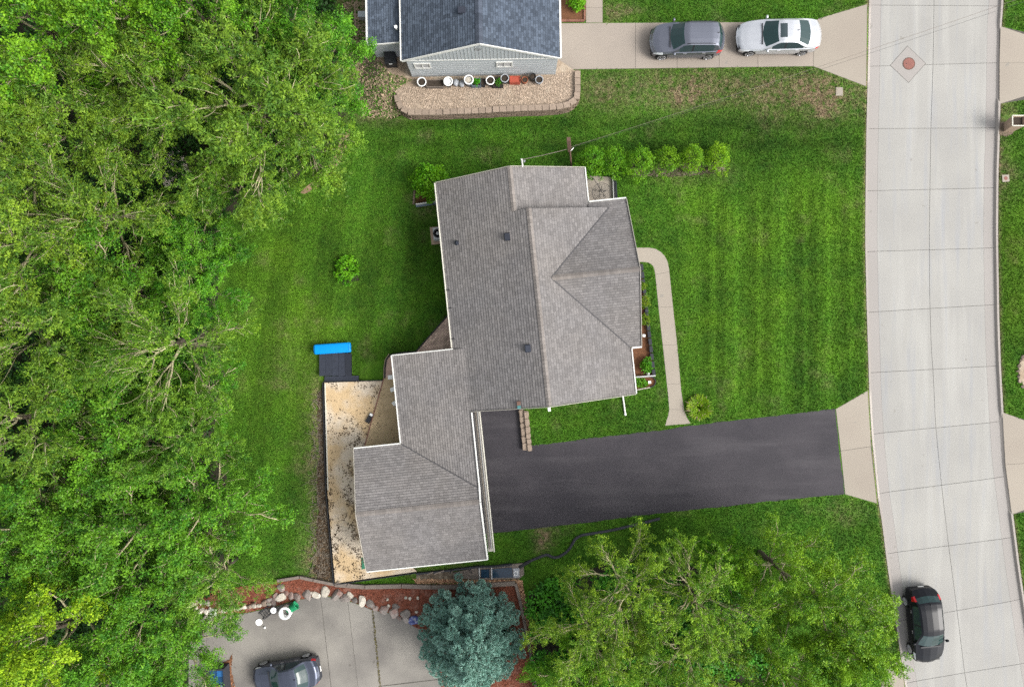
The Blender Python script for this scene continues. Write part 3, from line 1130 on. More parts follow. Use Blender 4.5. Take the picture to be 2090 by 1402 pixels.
# vertical boards on the gable above a horizontal band, boards on the lean-to
nb = MB()
x = wx0 + .1
while x < wx1:
    top = min(NW(x, 0), NEs(x, 0)) - .12
    if top > 3.15:
        nb.box(x, x + .012, wy - .018, wy, 3.08, top)
    x += .2
x = lx0 + .2
while x < ex0:
    nb.box(x, x + .014, ly0 + .06, ly0 + .08, .1, LT(x, 0) - .1)
    x += .3
nb.build('battens', M['acgrey'], nh, kind='stuff')
MB().box(wx0, wx1, wy - .03, wy, 3.02, 3.07).build('band_board', M['trim'], nh)
for k in range(7):
    MB().box(wx0, wx1, wy - .012, wy, 1.0 + k * .27, 1.015 + k * .27).build('lap_line', M['acgrey'], nwall)
for px_ in (862, 1029.5):
    u, v = nl(px_, 132, 2.4)
    window(nh, (u, wy), (1, 0), .85, .62, 2.35, (0, -1), 'acgrey')
u, v = nl(974, 97, 4.4)
MB().lathe([(.2, 0), (.2, .04), (.14, .06)], 14, (u, wy, 4.35), 'y').build('gable_vent', M['white'], nh)
u, v = nl(943, 25, 4.6)
rv = MB().box(u - .2, u + .2, v - .17, v + .17, NW(u, v) - .2, NW(u, v) + .12).build('roof_vent', M['navy'], nroof)
u, v = nl(811, 59, 2.9)
pip = MB().lathe([(.07, -.1), (.07, .25), (.09, .26), (.09, .3)], 10, (u - .05, v, LT(u, v))).build('vent_pipe', M['white'], nroof)
EXCL.append(poly_px([(745, -400), (1143, -400), (1143, 160), (845, 160), (765, 118)]))

# ------------------------------------------------------------------ block retaining wall with gravel terrace
bed_outer = [(810, 194), (811.5, 203), (817, 216), (825, 224), (836, 229.5), (870, 229.8), (906, 229.5), (960, 227.5), (1005, 225.5), (1060, 223), (1110, 221.5), (1140, 219.5), (1158, 215.5), (1170, 208), (1177, 199), (1178.5, 185), (1178.5, 165), (1178.5, 147)]
bw = [Vector(P(a, b, BZ)) for a, b in bed_outer]
terr = [P(a, b, BZ) for a, b in [(1176, 146), (1176, 198), (1157, 213), (1139, 217), (1005, 222.5), (836, 226.5), (819, 213), (812, 194), (795, 178), (770, 150), (770, 110), (1100, 110), (1138, 120)]]
mb = MB()
mb.prism(terr, -.02, BZ - .03)
tb = mb.build('gravel_terrace', M['gravel'], kind='structure')
# earth ramp on the west side of the terrace
rp = [P3(812, 196, BZ - .04), P3(795, 178, BZ - .04), P3(770, 150, BZ - .04), P3(770, 108, BZ - .04), P3(735, 108, GZ), P3(735, 165, GZ), P3(755, 215, GZ), P3(800, 243, GZ), P3(818, 236, GZ)]
bank = MB().add(rp, [(0, 8, 7, 6, 1), (1, 6, 5, 2), (2, 5, 4, 3)]).build('bank', M['litter'], kind='structure')
EXCL.append([P(a, b) for a, b in [(735, 100), (735, 165), (755, 215), (800, 243), (830, 248), (1150, 240), (1183, 210), (1183, 142), (800, 100)]])
rw = empty('retaining_wall', (0, 0, 0), 0, 'curved wall of tan split-face blocks below the grey sided house', 'wall')
blk = MB().box(-.145, .145, -.14, .14, 0, .155, .96).mesh('block', M['block'])
capm = MB().box(-.2, .2, -.17, .17, 0, .09, .97).mesh('cap_block', M['capblock'])
# arc length sampling
seg = [0]
for a, b in zip(bw[:-1], bw[1:]):
    seg.append(seg[-1] + (b - a).length)


def along(s):
    s = max(0, min(seg[-1] - 1e-6, s))
    i = max(k for k in range(len(seg) - 1) if seg[k] <= s)
    f = (s - seg[i]) / (seg[i + 1] - seg[i])
    d = (bw[i + 1] - bw[i]).normalized()
    return bw[i].lerp(bw[i + 1], f), d


rr = random.Random(5)
nB = int(seg[-1] / .3)
for course in range(4):
    for i in range(nB):
        p, d = along((i + .5 + .5 * (course % 2)) * seg[-1] / nB)
        nrm = Vector((d.y, -d.x))
        p = p + nrm * (.09 - .03 * course + rr.uniform(-.012, .012))
        o = link('block', blk, rw)
        o.location = (p.x, p.y, .06 + course * .16)
        o.rotation_euler = (0, 0, math.atan2(d.y, d.x) + rr.uniform(-.03, .03))
nC = int(seg[-1] / .41)
for i in range(nC):
    s = (i + .5) * seg[-1] / nC
    p, d = along(s)
    o = link('cap_block', capm, rw)
    f = s / seg[-1]
    o.location = (p.x, p.y, .70 + (.0 if f < .27 else (.06 if f < .5 else .12)))
    o.rotation_euler = (0, 0, math.atan2(d.y, d.x))


def scatter_quads(name, poly_list, n, z, size, m, seed, flat=.3, aspect=.5, tri=False, zf=None, kind='stuff', avoid=None, parent=None, thick=False):
    rg = np.random.RandomState(seed)
    allp = np.concatenate([np.array(p) for p in poly_list])
    lo, hi = allp.min(0), allp.max(0)
    pts = np.zeros((0, 2))
    while len(pts) < n:
        q = lo + rg.rand(n * 2, 2) * (hi - lo)
        k = np.zeros(len(q), bool)
        for p in poly_list:
            k |= in_poly(q[:, 0], q[:, 1], p)
        for p in (avoid or []):
            k &= ~in_poly(q[:, 0], q[:, 1], p)
        pts = np.concatenate([pts, q[k]])
    pts = pts[:n]
    zz = zf(pts[:, 0], pts[:, 1]) if zf else np.full(n, z)
    c = np.column_stack([pts, zz])
    a = rg.rand(n) * 2 * np.pi
    s = size * rg.uniform(.5, 1.4, n)
    dx = np.column_stack([np.cos(a), np.sin(a), rg.uniform(-flat, flat, n)]) * s[:, None] / 2
    dy = np.column_stack([-np.sin(a), np.cos(a), rg.uniform(-flat, flat, n)]) * (s * aspect)[:, None] / 2
    c[:, 2] += .01 + np.abs(dx[:, 2]) + np.abs(dy[:, 2])
    v = np.stack([c - dx, c - dy, c + dx, c + dy], 1).reshape(-1, 3)
    q = np.arange(n * 4).reshape(n, 4)
    return link(name, np_mesh(name, v, q, m), parent, kind=kind)


terr_vis = [P(a, b, BZ) for a, b in [(1176, 146), (1176, 198), (1157, 213), (1005, 222), (836, 226), (819, 213), (812, 194), (800, 180), (848, 176), (1100, 168), (1136, 152)]]
scatter_quads('pebbles', [terr_vis], 9000, BZ - .03, .065, M['pebble'], 11, .3, .8)
# dry strawy leaves on the bank
straw = mat('dry_straw', (.29, .22, .145), .95, .2, isl=.45)


def bank_z(x, y):
    px = 1045 + x * FPX / CAM_H
    py = 701 - y * FPX / CAM_H
    t = np.clip((px - 738) / 45, 0, 1) * np.clip((248 - py) / 60, 0, 1) * np.clip((py - 90) / 25, 0, 1)
    return GZ + (BZ - GZ) * t


bank_poly = [P(a, b) for a, b in [(700, 0), (748, 0), (752, 95), (775, 130), (800, 160), (845, 172), (812, 190), (818, 236), (800, 243), (740, 240), (715, 150), (700, 60)]]
scatter_quads('dry_leaf_litter', [bank_poly], 5200, GZ, .16, straw, 12, .5, .35, zf=bank_z)
scatter_quads('bank_tufts', [bank_poly], 2600, GZ, .18, mat('tuft_green', (.05, .12, .01), .95, .2, isl=.5), 13, .6, .3, zf=bank_z)

# ------------------------------------------------------------------ small things at the neighbour's wall
def pot(px, py, r, h, body, label, rim=None, fill='soilpot', name='plant_pot', z=BZ - .03, cat='pot', plant=None):
    x, y = P(px, py, z + h)
    t = empty(name, (x, y, z), 0, label, cat, 'containers lined up along the grey sided wall')
    MB().lathe([(r * .72, 0), (r * .8, h * .3), (r * .95, h * .85), (r, h * .9), (r, h), (r * .86, h), (r * .83, h * .6)], 20).build('pot_body', M[body], t, True)
    if rim:
        MB().lathe([(r * 1.0, h - .05), (r * 1.06, h - .03), (r * 1.06, h + .015), (r * .84, h + .015), (r * .82, h - .03)], 20, cap=False).build('rim', M[rim], t, True)
    MB().lathe([(r * .8, h * .78), (r * .78, h * .86), (r * .3, h * .9)], 16).build('soil', M[fill], t)
    return t, x, y, z + h


pot(860.5, 167.5, .26, .42, 'black', 'black pot with a white rim at the left end of the wall row', 'white')
pot(914.5, 166.5, .26, .5, 'black', 'black drum with a flat white lid beside the grey bags', 'white', 'white', 'lidded_drum', cat='drum')
pot(956.5, 163, .27, .62, 'greypot', 'tall blue-grey pot with pale rim and stony soil', 'white', 'whitestone')
pot(1000.5, 164.5, .25, .5, 'black', 'white rimmed black pot between two dark planter boxes', 'white')
pot(1030, 160, .24, .45, 'navy', 'dark blue pot with pale rim left of the red tub', 'greybag')
pot(1071, 163, .19, .38, 'terra', 'round terracotta pot right of the red tub')
pot(1087, 156, .20, .5, 'black', 'tall black pot close to the wall, behind the grey pot')
pot(1100.5, 163, .23, .38, 'greypot', 'grey pot at the right end of the wall row', 'greybag')


def box_planter(px, py, w, d, h, body, fill, label, name='planter_box', cat='planter', z=BZ - .03):
    x, y = P(px, py, z + h)
    t = empty(name, (x, y, z), 0, label, cat, 'containers lined up along the grey sided wall')
    f = MB()
    f.box(-w / 2, w / 2, -d / 2, -d / 2 + .03, 0, h)
    f.box(-w / 2, w / 2, d / 2 - .03, d / 2, 0, h)
    f.box(-w / 2, -w / 2 + .03, -d / 2 + .03, d / 2 - .03, 0, h)
    f.box(w / 2 - .03, w / 2, -d / 2 + .03, d / 2 - .03, 0, h)
    f.build('sides', M[body], t)
    MB().box(-w / 2 + .03, w / 2 - .03, -d / 2 + .03, d / 2 - .03, .02, h - .05).build('fill', M[fill], t)
    return t


box_planter(888, 170.5, 1.0, .42, .3, 'timber', 'soilpot', 'long shallow grey tray between the two leftmost black containers')
box_planter(972, 168, .55, .45, .35, 'greypot', 'soilpot', 'grey planter box with leafy green plants beside the tall pot')
box_planter(985, 168, .3, .4, .35, 'black', 'soilpot', 'small black planter box in front of the wall')
box_planter(1016, 168, .62, .5, .35, 'black', 'soilpot', 'wide dark planter box with green stems left of the blue pot')
box_planter(1051, 162, .62, .38, .4, 'redtub', 'redtub', 'bright red-orange rectangular tub against the grey wall', 'storage_tub', 'tub')
for px_, py_, lb in ((930, 168, 'pale grey plastic bag next to the white lidded drum'), (942, 171, 'smaller grey bag left of the tall blue-grey pot')):
    x, y = P(px_, py_, BZ + .2)
    mb = MB().lathe([(.1, 0), (.2, .06), (.19, .2), (.11, .3), (.03, .33)], 9)
    rb = random.Random(int(px_))
    mb.v = [(a * rb.uniform(.8, 1.2), b * rb.uniform(.8, 1.2), c * rb.uniform(.9, 1.1)) for a, b, c in mb.v]
    o = mb.build('plastic_bag', M['greybag'], None, True, label=lb, cat='bag', group='containers lined up along the grey sided wall')
    o.location = (x, y, BZ - .03)

# trash cart beside the lean-to
x, y = P(801, 128, .6)
cart = empty('trash_cart', (x, y, GZ + .35), R(4), 'black wheeled trash cart beside the grey lean-to', 'trash cart')
MB().box(-.3, .3, -.36, .36, .08, 1.0, 1.08).build('bin_body', M['black'], cart)
lid = MB().box(-.34, .34, -.42, .38, 1.005, 1.07, .9).build('lid', M['black'], cart)
MB().tube([(-.25, .46, 1.0), (.25, .46, 1.0)], .02, 6).build('handle', M['blackrub'], cart)
for s in (-1, 1):
    MB().lathe([(.12, -.03), (.13, 0), (.12, .03)], 14, (s * .3, .3, .12), 'y').build('wheel', M['tyre'], cart)
MB().box(-.08, .10, -.43, -.41, .9, .96).build('label_plate', M['white'], cart)
# gravel bed and unit at the lean-to
gb = [P(a, b) for a, b in [(726, 6), (752, 6), (752, 68), (727, 68)]]
MB().prism(gb, 0, GZ + .03).build('gravel_strip', M['gravel'], kind='structure')
EXCL.append(gb)
edg = empty('bed_edging', (0, 0, 0), 0, 'pale edging board around the gravel strip by the lean-to', 'edging')
a, b = P3(725, 6, GZ), P3(726, 69, GZ)
MB().beam(a + Vector((0, 0, .04)), b + Vector((0, 0, .04)), .06, .14).build('board', M['tan'], edg)
x, y = P(740, 32, .5)
un = empty('meter_box', (x, y, GZ + .03), 0, 'small pale grey utility cabinet on the gravel strip by the lean-to', 'utility box')
MB().box(-.22, .25, -.15, .15, 0, .5).build('cabinet', M['acgrey'], un)
MB().box(-.24, .27, -.17, .17, .505, .54).build('lid', M['nsiding'], un)
# brick edged mulch bed by the drive
mbed = [P(a, b) for a, b in [(1140, -120), (1190, -120), (1190, 41), (1140, 41)]]
MB().prism(mbed, 0, GZ + .05).build('mulch_bed', M['brownmulch'], kind='structure')
EXCL.append([P(a, b) for a, b in [(1138, -120), (1197, -120), (1197, 49), (1138, 49)]])
bb = empty('brick_border', (0, 0, 0), 0, 'red brick border round the mulch bed beside the neighbouring drive', 'border')
bm = MB().box(-.095, .095, -.06, .06, 0, .13, .95).mesh('brick', M['brick'])
for k in range(8):
    o = link('brick', bm, bb)
    p = P(1145.5 + k * 6.2, 44.2)
    o.location = (p[0], p[1], GZ)
for k in range(13):
    o = link('brick', bm, bb)
    p = P(1193, 40 - k * 6.8)
    o.location = (p[0], p[1], GZ)
    o.rotation_euler = (0, 0, R(90))

# ------------------------------------------------------------------ back yard: sand bed, patio, platform
def dense_poly(pts, z, jit, step=.25, seed=0):
    rg = random.Random(seed)
    pa = poly_px(pts, z)
    out = []
    for i in range(len(pa)):
        a, b = Vector(pa[i]), Vector(pa[(i + 1) % len(pa)])
        n = max(1, int((b - a).length / step))
        for k in range(n):
            q = a.lerp(b, k / n)
            out.append((q.x + rg.uniform(-jit, jit), q.y + rg.uniform(-jit, jit)))
    return out


LIT = [(650, 800), (662, 785), (668, 1000), (684, 1190), (655, 1184), (640, 1168), (650, 1130), (645, 1090), (652, 1040), (647, 980), (654, 920), (648, 860)]
MB().prism(dense_poly(LIT, GZ, .12, .3, 4), 0, GZ + .008).build('brush_strip', M['litter'], kind='structure')
excl([(646, 810), (662, 800), (684, 1185), (648, 1180)])
SAND = [(662, 781), (783, 777), (800, 800), (842, 900), (842, 1158), (850, 1166), (684, 1190), (668, 1000)]
SZ = .26
MB().prism(poly_px(SAND, SZ), 0, SZ).build('sand_bed', M['sand'], kind='structure')
excl(SAND, SZ)
se = empty('sand_bed_edging', (0, 0, 0), 0, 'dark thin boards edging the raised sand bed beside the garage', 'edging')
eb = [(661, 781), (667, 1000), (683, 1191)]
for a, b in zip(eb[:-1], eb[1:]):
    MB().beam(P3(a[0] - 1, a[1], .16), P3(b[0] - 1, b[1], .16), .05, .3).build('board', M['black'], se)
MB().beam(P3(683, 1191.5, .16), P3(850, 1167.5, .16), .05, .3).build('board', M['black'], se)
MB().beam(P3(661, 779, .16), P3(783, 776, .16), .05, .3).build('board', M['black'], se)
for a, b in ((663.5, 781), (664.5, 860), (669.5, 1000)):
    pass
MB().beam(P3(663.5, 783, .28), P3(669.5, 1000, .28), .06, .05).build('cap_strip', M['cream_trim'], se)
# leaf debris lying on the sand
DB = ((676, 785, 14, 7, 1), (765, 788, 22, 12, .9), (772, 830, 8, 30, .8), (690, 860, 20, 14, .55), (705, 885, 16, 14, .5), (735, 900, 14, 26, 1), (724, 935, 14, 16, .8), (712, 965, 9, 34, .7), (675, 1015, 5, 60, .9), (714, 1035, 9, 45, 1), (684, 1095, 8, 34, 1), (722, 1085, 7, 45, 1), (735, 1135, 8, 30, 1), (690, 1172, 14, 10, .9), (722, 1176, 18, 8, .9), (690, 1125, 8, 22, .9))
rgd = np.random.RandomState(8)
sp_ = np.array(poly_px(SAND, SZ))
q_ = sp_.min(0) + rgd.rand(90000, 2) * (sp_.max(0) - sp_.min(0))
q_ = q_[in_poly(q_[:, 0], q_[:, 1], [tuple(p) for p in sp_])]
dpx, dpy = 1045 + q_[:, 0] * FPX / (CAM_H - SZ), 701 - q_[:, 1] * FPX / (CAM_H - SZ)
dens_ = sum(w * np.exp(-.5 * (((dpx - a) / b2) ** 2 + ((dpy - c) / d2) ** 2)) for a, c, b2, d2, w in DB)
dens_ = dens_ * np.clip((fbm(q_[:, 0] * 3.5, q_[:, 1] * 3.5) - .42) * 5, 0, 1) + .012
q_ = q_[rgd.rand(len(q_)) < dens_ * .17]
nd_ = len(q_)
an_ = rgd.rand(nd_) * 6.283
sz_ = rgd.uniform(.02, .055, nd_)
cc_ = np.column_stack([q_, np.full(nd_, SZ + .015)])
dx_ = np.column_stack([np.cos(an_), np.sin(an_), rgd.uniform(-.4, .4, nd_)]) * sz_[:, None]
dy_ = np.column_stack([-np.sin(an_), np.cos(an_), rgd.uniform(-.4, .4, nd_)]) * sz_[:, None] * .55
cc_[:, 2] += np.abs(dx_[:, 2]) + np.abs(dy_[:, 2])
link('leaf_debris', np_mesh('leaf_debris', np.stack([cc_ - dx_, cc_ - dy_, cc_ + dx_, cc_ + dy_], 1).reshape(-1, 3), np.arange(nd_ * 4).reshape(nd_, 4), M['debris']), None, kind='stuff')


def twigs(name, poly, n, L, m, seed, z=GZ, rad=.012):
    rg = np.random.RandomState(seed)
    rr2 = random.Random(seed)
    p = np.array(poly)
    lo, hi = p.min(0), p.max(0)
    mb = MB()
    while n > 0:
        q = lo + rg.rand(2) * (hi - lo)
        if not in_poly(q[:1], q[1:2], poly)[0]:
            continue
        n -= 1
        a = rr2.uniform(0, 6.28)
        l = L * rr2.uniform(.4, 1.2)
        pts = [(q[0], q[1], z + .03)]
        for k in range(3):
            a += rr2.uniform(-.7, .7)
            x, y, zz = pts[-1]
            pts.append((x + math.cos(a) * l / 3, y + math.sin(a) * l / 3, z + rr2.uniform(.02, .10)))
        mb.tube(pts, [rad, rad * .9, rad * .7, rad * .4], 4)
    return mb.build(name, m, kind='stuff')


twigs('dead_twigs', poly_px([(642, 800), (662, 790), (684, 1190), (636, 1178)]), 300, .7, M['twig'], 31, GZ, .014)
scatter_quads('dead_leaves', [poly_px(LIT)], 2600, GZ, .11, M['debris'], 32, .4, .6)

# patio slabs left of the low eave
ag = [(783, 772), (790, 742), (806, 742), (830, 912), (744, 913)]
MB().prism(poly_px(ag, .29), 0, .29).build('patio', M['aggregate'], kind='structure')
MB().prism(poly_px([(785, 771), (787, 738), (797, 726), (850, 716), (850, 770)], .30), 0, .30).build('side_path', M['pinkslab'], kind='structure')
excl([(744, 913), (783, 772), (785, 738), (797, 724), (850, 716), (850, 913)], .2)
MB().beam(P3(783, 773, .29), P3(743, 914, .29), .05, .06).build('patio_kerb', M['cover'], None, label='thin rusty metal strip along the slanted patio side facing the sand', cat='edging')
ed = empty('patio_edging', (0, 0, 0), 0, 'curved black edging strip at the corner of the low roof', 'edging')
MB().tube([P3(*q, .36) for q in ((785, 772), (785.5, 750), (788, 734), (796, 724.5), (820, 720), (848, 717.5))], .05, 6).build('edge_strip', M['black'], ed)
MB().tube([P3(*q, .40) for q in ((783, 772), (783.5, 750), (786, 734), (794, 722))], .018, 5).build('edge_bead', M['tan'], ed)
for k, (px_, py_, lb) in enumerate(((796, 770, 'uppermost of three white boxes under the low eave'), (801, 795, 'middle one of three white boxes under the low eave'), (805, 823, 'lowest of three white boxes under the low eave'))):
    x, y = P(px_, py_, .5)
    o = MB().box(-.14, .16, -.13, .13, 0, .22, .9).build('white_box', M['white'], None, label=lb, cat='box', group='white boxes under the eave')
    o.location = (x, y, .29)
    o.rotation_euler = (0, 0, R(5 + 14 * k))
# grill-like dark object on the sand
x, y = P(754, 853, .4)
cd = empty('camp_chair', (x, y, SZ), R(60), 'small dark folding seat lying on the sand beside the patio', 'seat')
MB().box(-.28, .22, -.12, .12, .05, .16).build('seat_pad', M['black'], cd)
MB().box(.16, .30, -.09, .09, .165, .20).build('white_patch', M['white'], cd)
MB().tube([(-.33, -.13, .03), (-.33, .13, .03), (.3, .13, .05), (.3, -.13, .05), (-.33, -.13, .03)], .015, 5).build('frame', M['blackrub'], cd)
# paver triangle beside the west wall
pav = empty('paver_terrace', (0, 0, 0), 0, 'triangular terrace of brown pavers between west wall and low roof', 'terrace')
tri = poly_px([(918, 641), (849, 719), (935, 716), (932, 641)], .28)
MB().prism(tri, 0, .255).build('bedding', M['joint'], pav)
A_, B_ = Vector(P(918, 641, .28)), Vector(P(849, 719, .28))
d = (B_ - A_).normalized()
nn = Vector((-d.y, d.x))
if nn.x < 0:
    nn = -nn
hp = halfplanes(tri)
mb = MB()
for r in range(26):
    for k in range(-3, 16):
        s0 = (k + (r % 2) * .5) * .28
        q = [A_ + d * (s0 + .006) + nn * (r * .115 + .005), A_ + d * (s0 + .274) + nn * (r * .115 + .005), A_ + d * (s0 + .274) + nn * (r * .115 + .11), A_ + d * (s0 + .006) + nn * (r * .115 + .11)]
        c = clip([(p.x, p.y) for p in q], hp)
        if len(c) >= 3:
            mb.prism(c, .24, .275)
mb.build('pavers', M['paver'], pav, kind='stuff')
MB().beam(P3(917, 640, .27), P3(848, 718, .27), .05, .14).build('edge_board', M['black'], pav)
EXCL.append(tri)

# dark plank platform with the blue roll
pf = empty('plank_platform', (0, 0, 0), 0, 'low dark navy platform of planks at the head of the sand bed', 'platform')
for k in range(5):
    x0, x1 = 651 + k * 13.2, 651 + (k + 1) * 13.2
    MB().prism(inset(poly_px([(x0, 721), (x1, 720), (x1 + .6, 767), (x0 + .6, 768)], .34), .006), .2, .34).build('plank', M['navy'], pf)
for k in range(2):
    y0 = 768.5 + k * 5
    MB().prism(inset(poly_px([(662, y0), (732, y0 - 2), (732, y0 + 3), (662, y0 + 5)], .24), .006), .12, .24).build('step_board', M['navy'], pf)
for px_, py_ in ((655, 725), (712, 724), (656, 762), (713, 762)):
    p = P(px_, py_, .2)
    MB().box(p[0] - .05, p[0] + .05, p[1] - .05, p[1] + .05, .05, .2).build('leg', M['black'], pf)
excl([(640, 702), (717, 698), (718, 770), (733, 768), (733, 778), (650, 778)], .2)
a, b = P3(641, 713.5, .5), P3(716, 708.5, .5)
dd = (b - a).normalized()
side = Vector((-dd.y, dd.x, 0))
mb = MB()
prof = []
n = 20
for k in range(n):
    t = 2 * math.pi * k / n
    cx, cz = math.cos(t), math.sin(t)
    sq = lambda q: math.copysign(abs(q) ** .55, q)
    prof.append((sq(cx) * .30, sq(cz) * .15))
ring = []
LL = (b - a).length
for f, sc_ in ((0, .75), (.015, .93), (.05, 1), (.95, 1), (.985, .96), (1, .85)):
    c = a + dd * LL * f
    ring.append([(c + side * p[0] * sc_ + Vector((0, 0, p[1] * sc_))) for p in prof])
vv = [p for r_ in ring for p in r_]
ff = [tuple(range(n))] + [tuple((len(ring) - 1) * n + k for k in range(n - 1, -1, -1))]
for i in range(len(ring) - 1):
    for k in range(n):
        ff.append((i * n + k, (i + 1) * n + k, (i + 1) * n + (k + 1) % n, i * n + (k + 1) % n))
sl = empty('blue_pad', (0, 0, 0), 0, 'bright blue rolled vinyl pad lying across the dark plank platform', 'pad')
MB().add(vv, ff).build('pad_body', M['blue'], sl, True)
for f in (.035, .965):
    c = a + dd * LL * f
    MB().tube([c + side * .29 + Vector((0, 0, .0)), c + side * .2 + Vector((0, 0, .15)), c - side * .2 + Vector((0, 0, .15)), c - side * .29], .008, 5).build('seam', M['darkblue'], sl)

# leafy plant on the back lawn and other shrubs are built with the vegetation below
# air conditioner
x, y = P(890, 479, .5)
ac = empty('air_conditioner', (x, y, GZ), TH, 'grey air conditioner unit on a concrete pad by the west wall', 'air conditioner')
MB().box(-.36, .5, -.52, .52, 0, .1).build('pad', M['tan'], ac)
MB().box(-.14, .5, -.36, .36, .1, .78, .98).build('cabinet', M['acgrey'], ac)
fan = MB().lathe([(.27, 0), (.27, .02), (.20, .02), (.20, 0)], 20, (.14, 0, .785)).build('fan_guard', M['black'], ac)
MB().lathe([(.10, 0), (.10, .03), (.04, .05)], 14, (.14, 0, .785)).build('fan_hub', M['acgrey'], ac)
for k in range(6):
    MB().beam((.14, 0, .80), (.14 + .26 * math.cos(k * 1.05), .26 * math.sin(k * 1.05), .80), .012, .01).build('guard_wire', M['black'], fan)
EXCL.append([P(a, b) for a, b in [(877, 462), (905, 462), (905, 495), (877, 495)]])
# white board and bed beside the bush at the north-west corner
a, b = P3(849, 418, .35), P3(890, 412, .35)
wb = empty('edging_board', (0, 0, 0), 0, 'white and blue-grey board edging below the bush at the house corner', 'board')
MB().beam(a, b, .06, .24).build('board_face', M['trim'], wb)
MB().beam(a + Vector((0, -.09, -.06)), b + Vector((0, -.09, -.06)), .1, .1).build('board_base', M['greypot'], wb)
MB().tube([P3(878, 414, .4), P3(884, 418, .38), P3(892, 421, .36)], .02, 5).build('hose', M['black'], wb)
MB().prism(poly_px([(848, 372), (895, 366), (895, 412), (848, 417)], GZ + .02), 0, GZ + .02).build('shrub_bed', M['brownmulch'], kind='structure')
bs = empty('stone_edge', (0, 0, 0), 0, 'short row of grey-brown edging stones left of the bright corner bush', 'edging')
sm = MB().box(-.06, .06, -.13, .13, 0, .14, .9).mesh('stone', M['block'])
for k in range(4):
    p = P(846.5 - k * .6, 388 + k * 8.6)
    o = link('stone', sm, bs)
    o.location = (p[0], p[1], GZ)

# ------------------------------------------------------------------ north-east patio
PT = [(1180, 358), (1249, 362), (1249, 412), (1180, 415)]
np_ = sheet('corner_patio', PT, GZ + .004, M['joint'], kind='structure')
excl(PT)
slab('patio_slab', [(1180, 358), (1224, 360), (1224, 413), (1180, 415)], GZ + .05, M['walk'], np_, .006)
slab('patio_slab', [(1224, 360), (1249, 362), (1249, 412), (1224, 413)], GZ + .05, M['walk'], np_, .006)
br = empty('patio_border', (0, 0, 0), 0, 'black double board border on the east side of the corner patio', 'border')
MB().beam(P3(1250.5, 361, .22), P3(1252.5, 410, .22), .06, .25).build('board', M['trim'], br)
MB().beam(P3(1253.2, 362, .25), P3(1255.6, 410, .25), .07, .3).build('board', M['black'], br)
MB().beam(P3(1256.4, 363, .2), P3(1259, 410, .2), .06, .2).build('board', M['navy'], br)
x, y = P(1228, 394, .75)
tb_ = empty('mesh_table', (x, y, GZ + .05), 0, 'round black wire mesh table on the corner patio', 'table')
MB().tube([(.56 * math.cos(k * .2094), .56 * math.sin(k * .2094), .7) for k in range(31)], .014, 5, False).build('rim', M['black'], tb_)
mm = MB()
for r_ in (.14, .25, .36, .46):
    mm.tube([(r_ * math.cos(k * .3142), r_ * math.sin(k * .3142), .7) for k in range(21)], .006, 4, False)
for k in range(26):
    a = k * math.pi / 13
    mm.tube([(.1 * math.cos(a), .1 * math.sin(a), .7), (.56 * math.cos(a), .56 * math.sin(a), .7)], .006, 4, False)
mm.build('mesh_top', M['blackrub'], tb_)
for k in range(5):
    a = k * 1.2566 + .4
    MB().tube([(0, 0, .73), (.4 * math.cos(a), .4 * math.sin(a), .71)], .012, 5).build('spoke', M['black'], tb_)
for k in range(4):
    a = k * 1.57 + .7
    MB().tube([(.12 * math.cos(a), .12 * math.sin(a), .69), (.42 * math.cos(a), .42 * math.sin(a), 0)], .014, 5).build('leg', M['black'], tb_)
MB().tube([(0, 0, .73), (-.33, .36, 1.25), (-.62, .66, 1.5)], .018, 6).build('crank_arm', M['black'], tb_)

# front bed along the east wall
FB = [(1296, 537), (1308, 537), (1316, 600), (1322, 660), (1329, 720), (1334, 768), (1290, 770), (1288, 700)]
MB().prism(poly_px(FB, GZ + .05), 0, GZ + .05).build('front_bed', M['brownmulch'], kind='structure')
excl(FB)
fw = empty('front_bed_wall', (0, 0, 0), 0, 'low dark blue-black block edging between front bed and lawn strip', 'edging')
pts = [(1308.5, 538), (1316, 600), (1322.5, 660), (1329.5, 720), (1335, 768)]
blkm = MB().box(-.2, .2, -.1, .1, 0, .26, .93).mesh('block', M['blackrub'])
for a, b in zip(pts[:-1], pts[1:]):
    A, B = Vector(P(*a, .3)), Vector(P(*b, .3))
    n = max(1, round((B - A).length / .42))
    for k in range(n):
        p = A.lerp(B, (k + .5) / n)
        o = link('block', blkm, fw)
        o.location = (p.x, p.y, GZ)
        o.rotation_euler = (0, 0, math.atan2((B - A).y, (B - A).x))
MB().beam(P3(1296, 769.5, .3), P3(1337, 766.5, .3), .08, .3).build('end_rail', M['acgrey'], fw)
rb_ = [(1296, 772), (1328, 769), (1336, 772), (1338, 780), (1334, 787), (1326, 790), (1298, 795)]
MB().prism(poly_px(rb_, GZ + .04), 0, GZ + .04).build('corner_bed', M['brownmulch'], kind='structure')
excl(rb_)
cbw = empty('corner_bed_edging', (0, 0, 0), 0, 'thin dark and white edging round the small rounded bed by the house corner', 'edging')
MB().tube([P3(*q, .2) for q in ((1328, 769), (1335, 771), (1338.5, 779), (1335, 787), (1327, 790.5))], .035, 6).build('edge_strip', M['black'], cbw)
MB().tube([P3(*q, .2) for q in ((1327, 790.5), (1312, 793), (1298, 796))], .035, 6).build('edge_strip', M['whitestone'], cbw)
for px_, py_, lb in ((1314, 685, 'small white block at the house wall in the front bed'), (1322.5, 763, 'small white marker block at the south end of the front bed'), (1325.5, 780, 'small white block in the rounded corner bed')):
    o = MB().box(-.09, .09, -.08, .08, 0, .14, .9).build('marker_block', M['white'], None, label=lb, cat='block')
    x, y = P(px_, py_, .2)
    o.location = (x, y, GZ + .045)

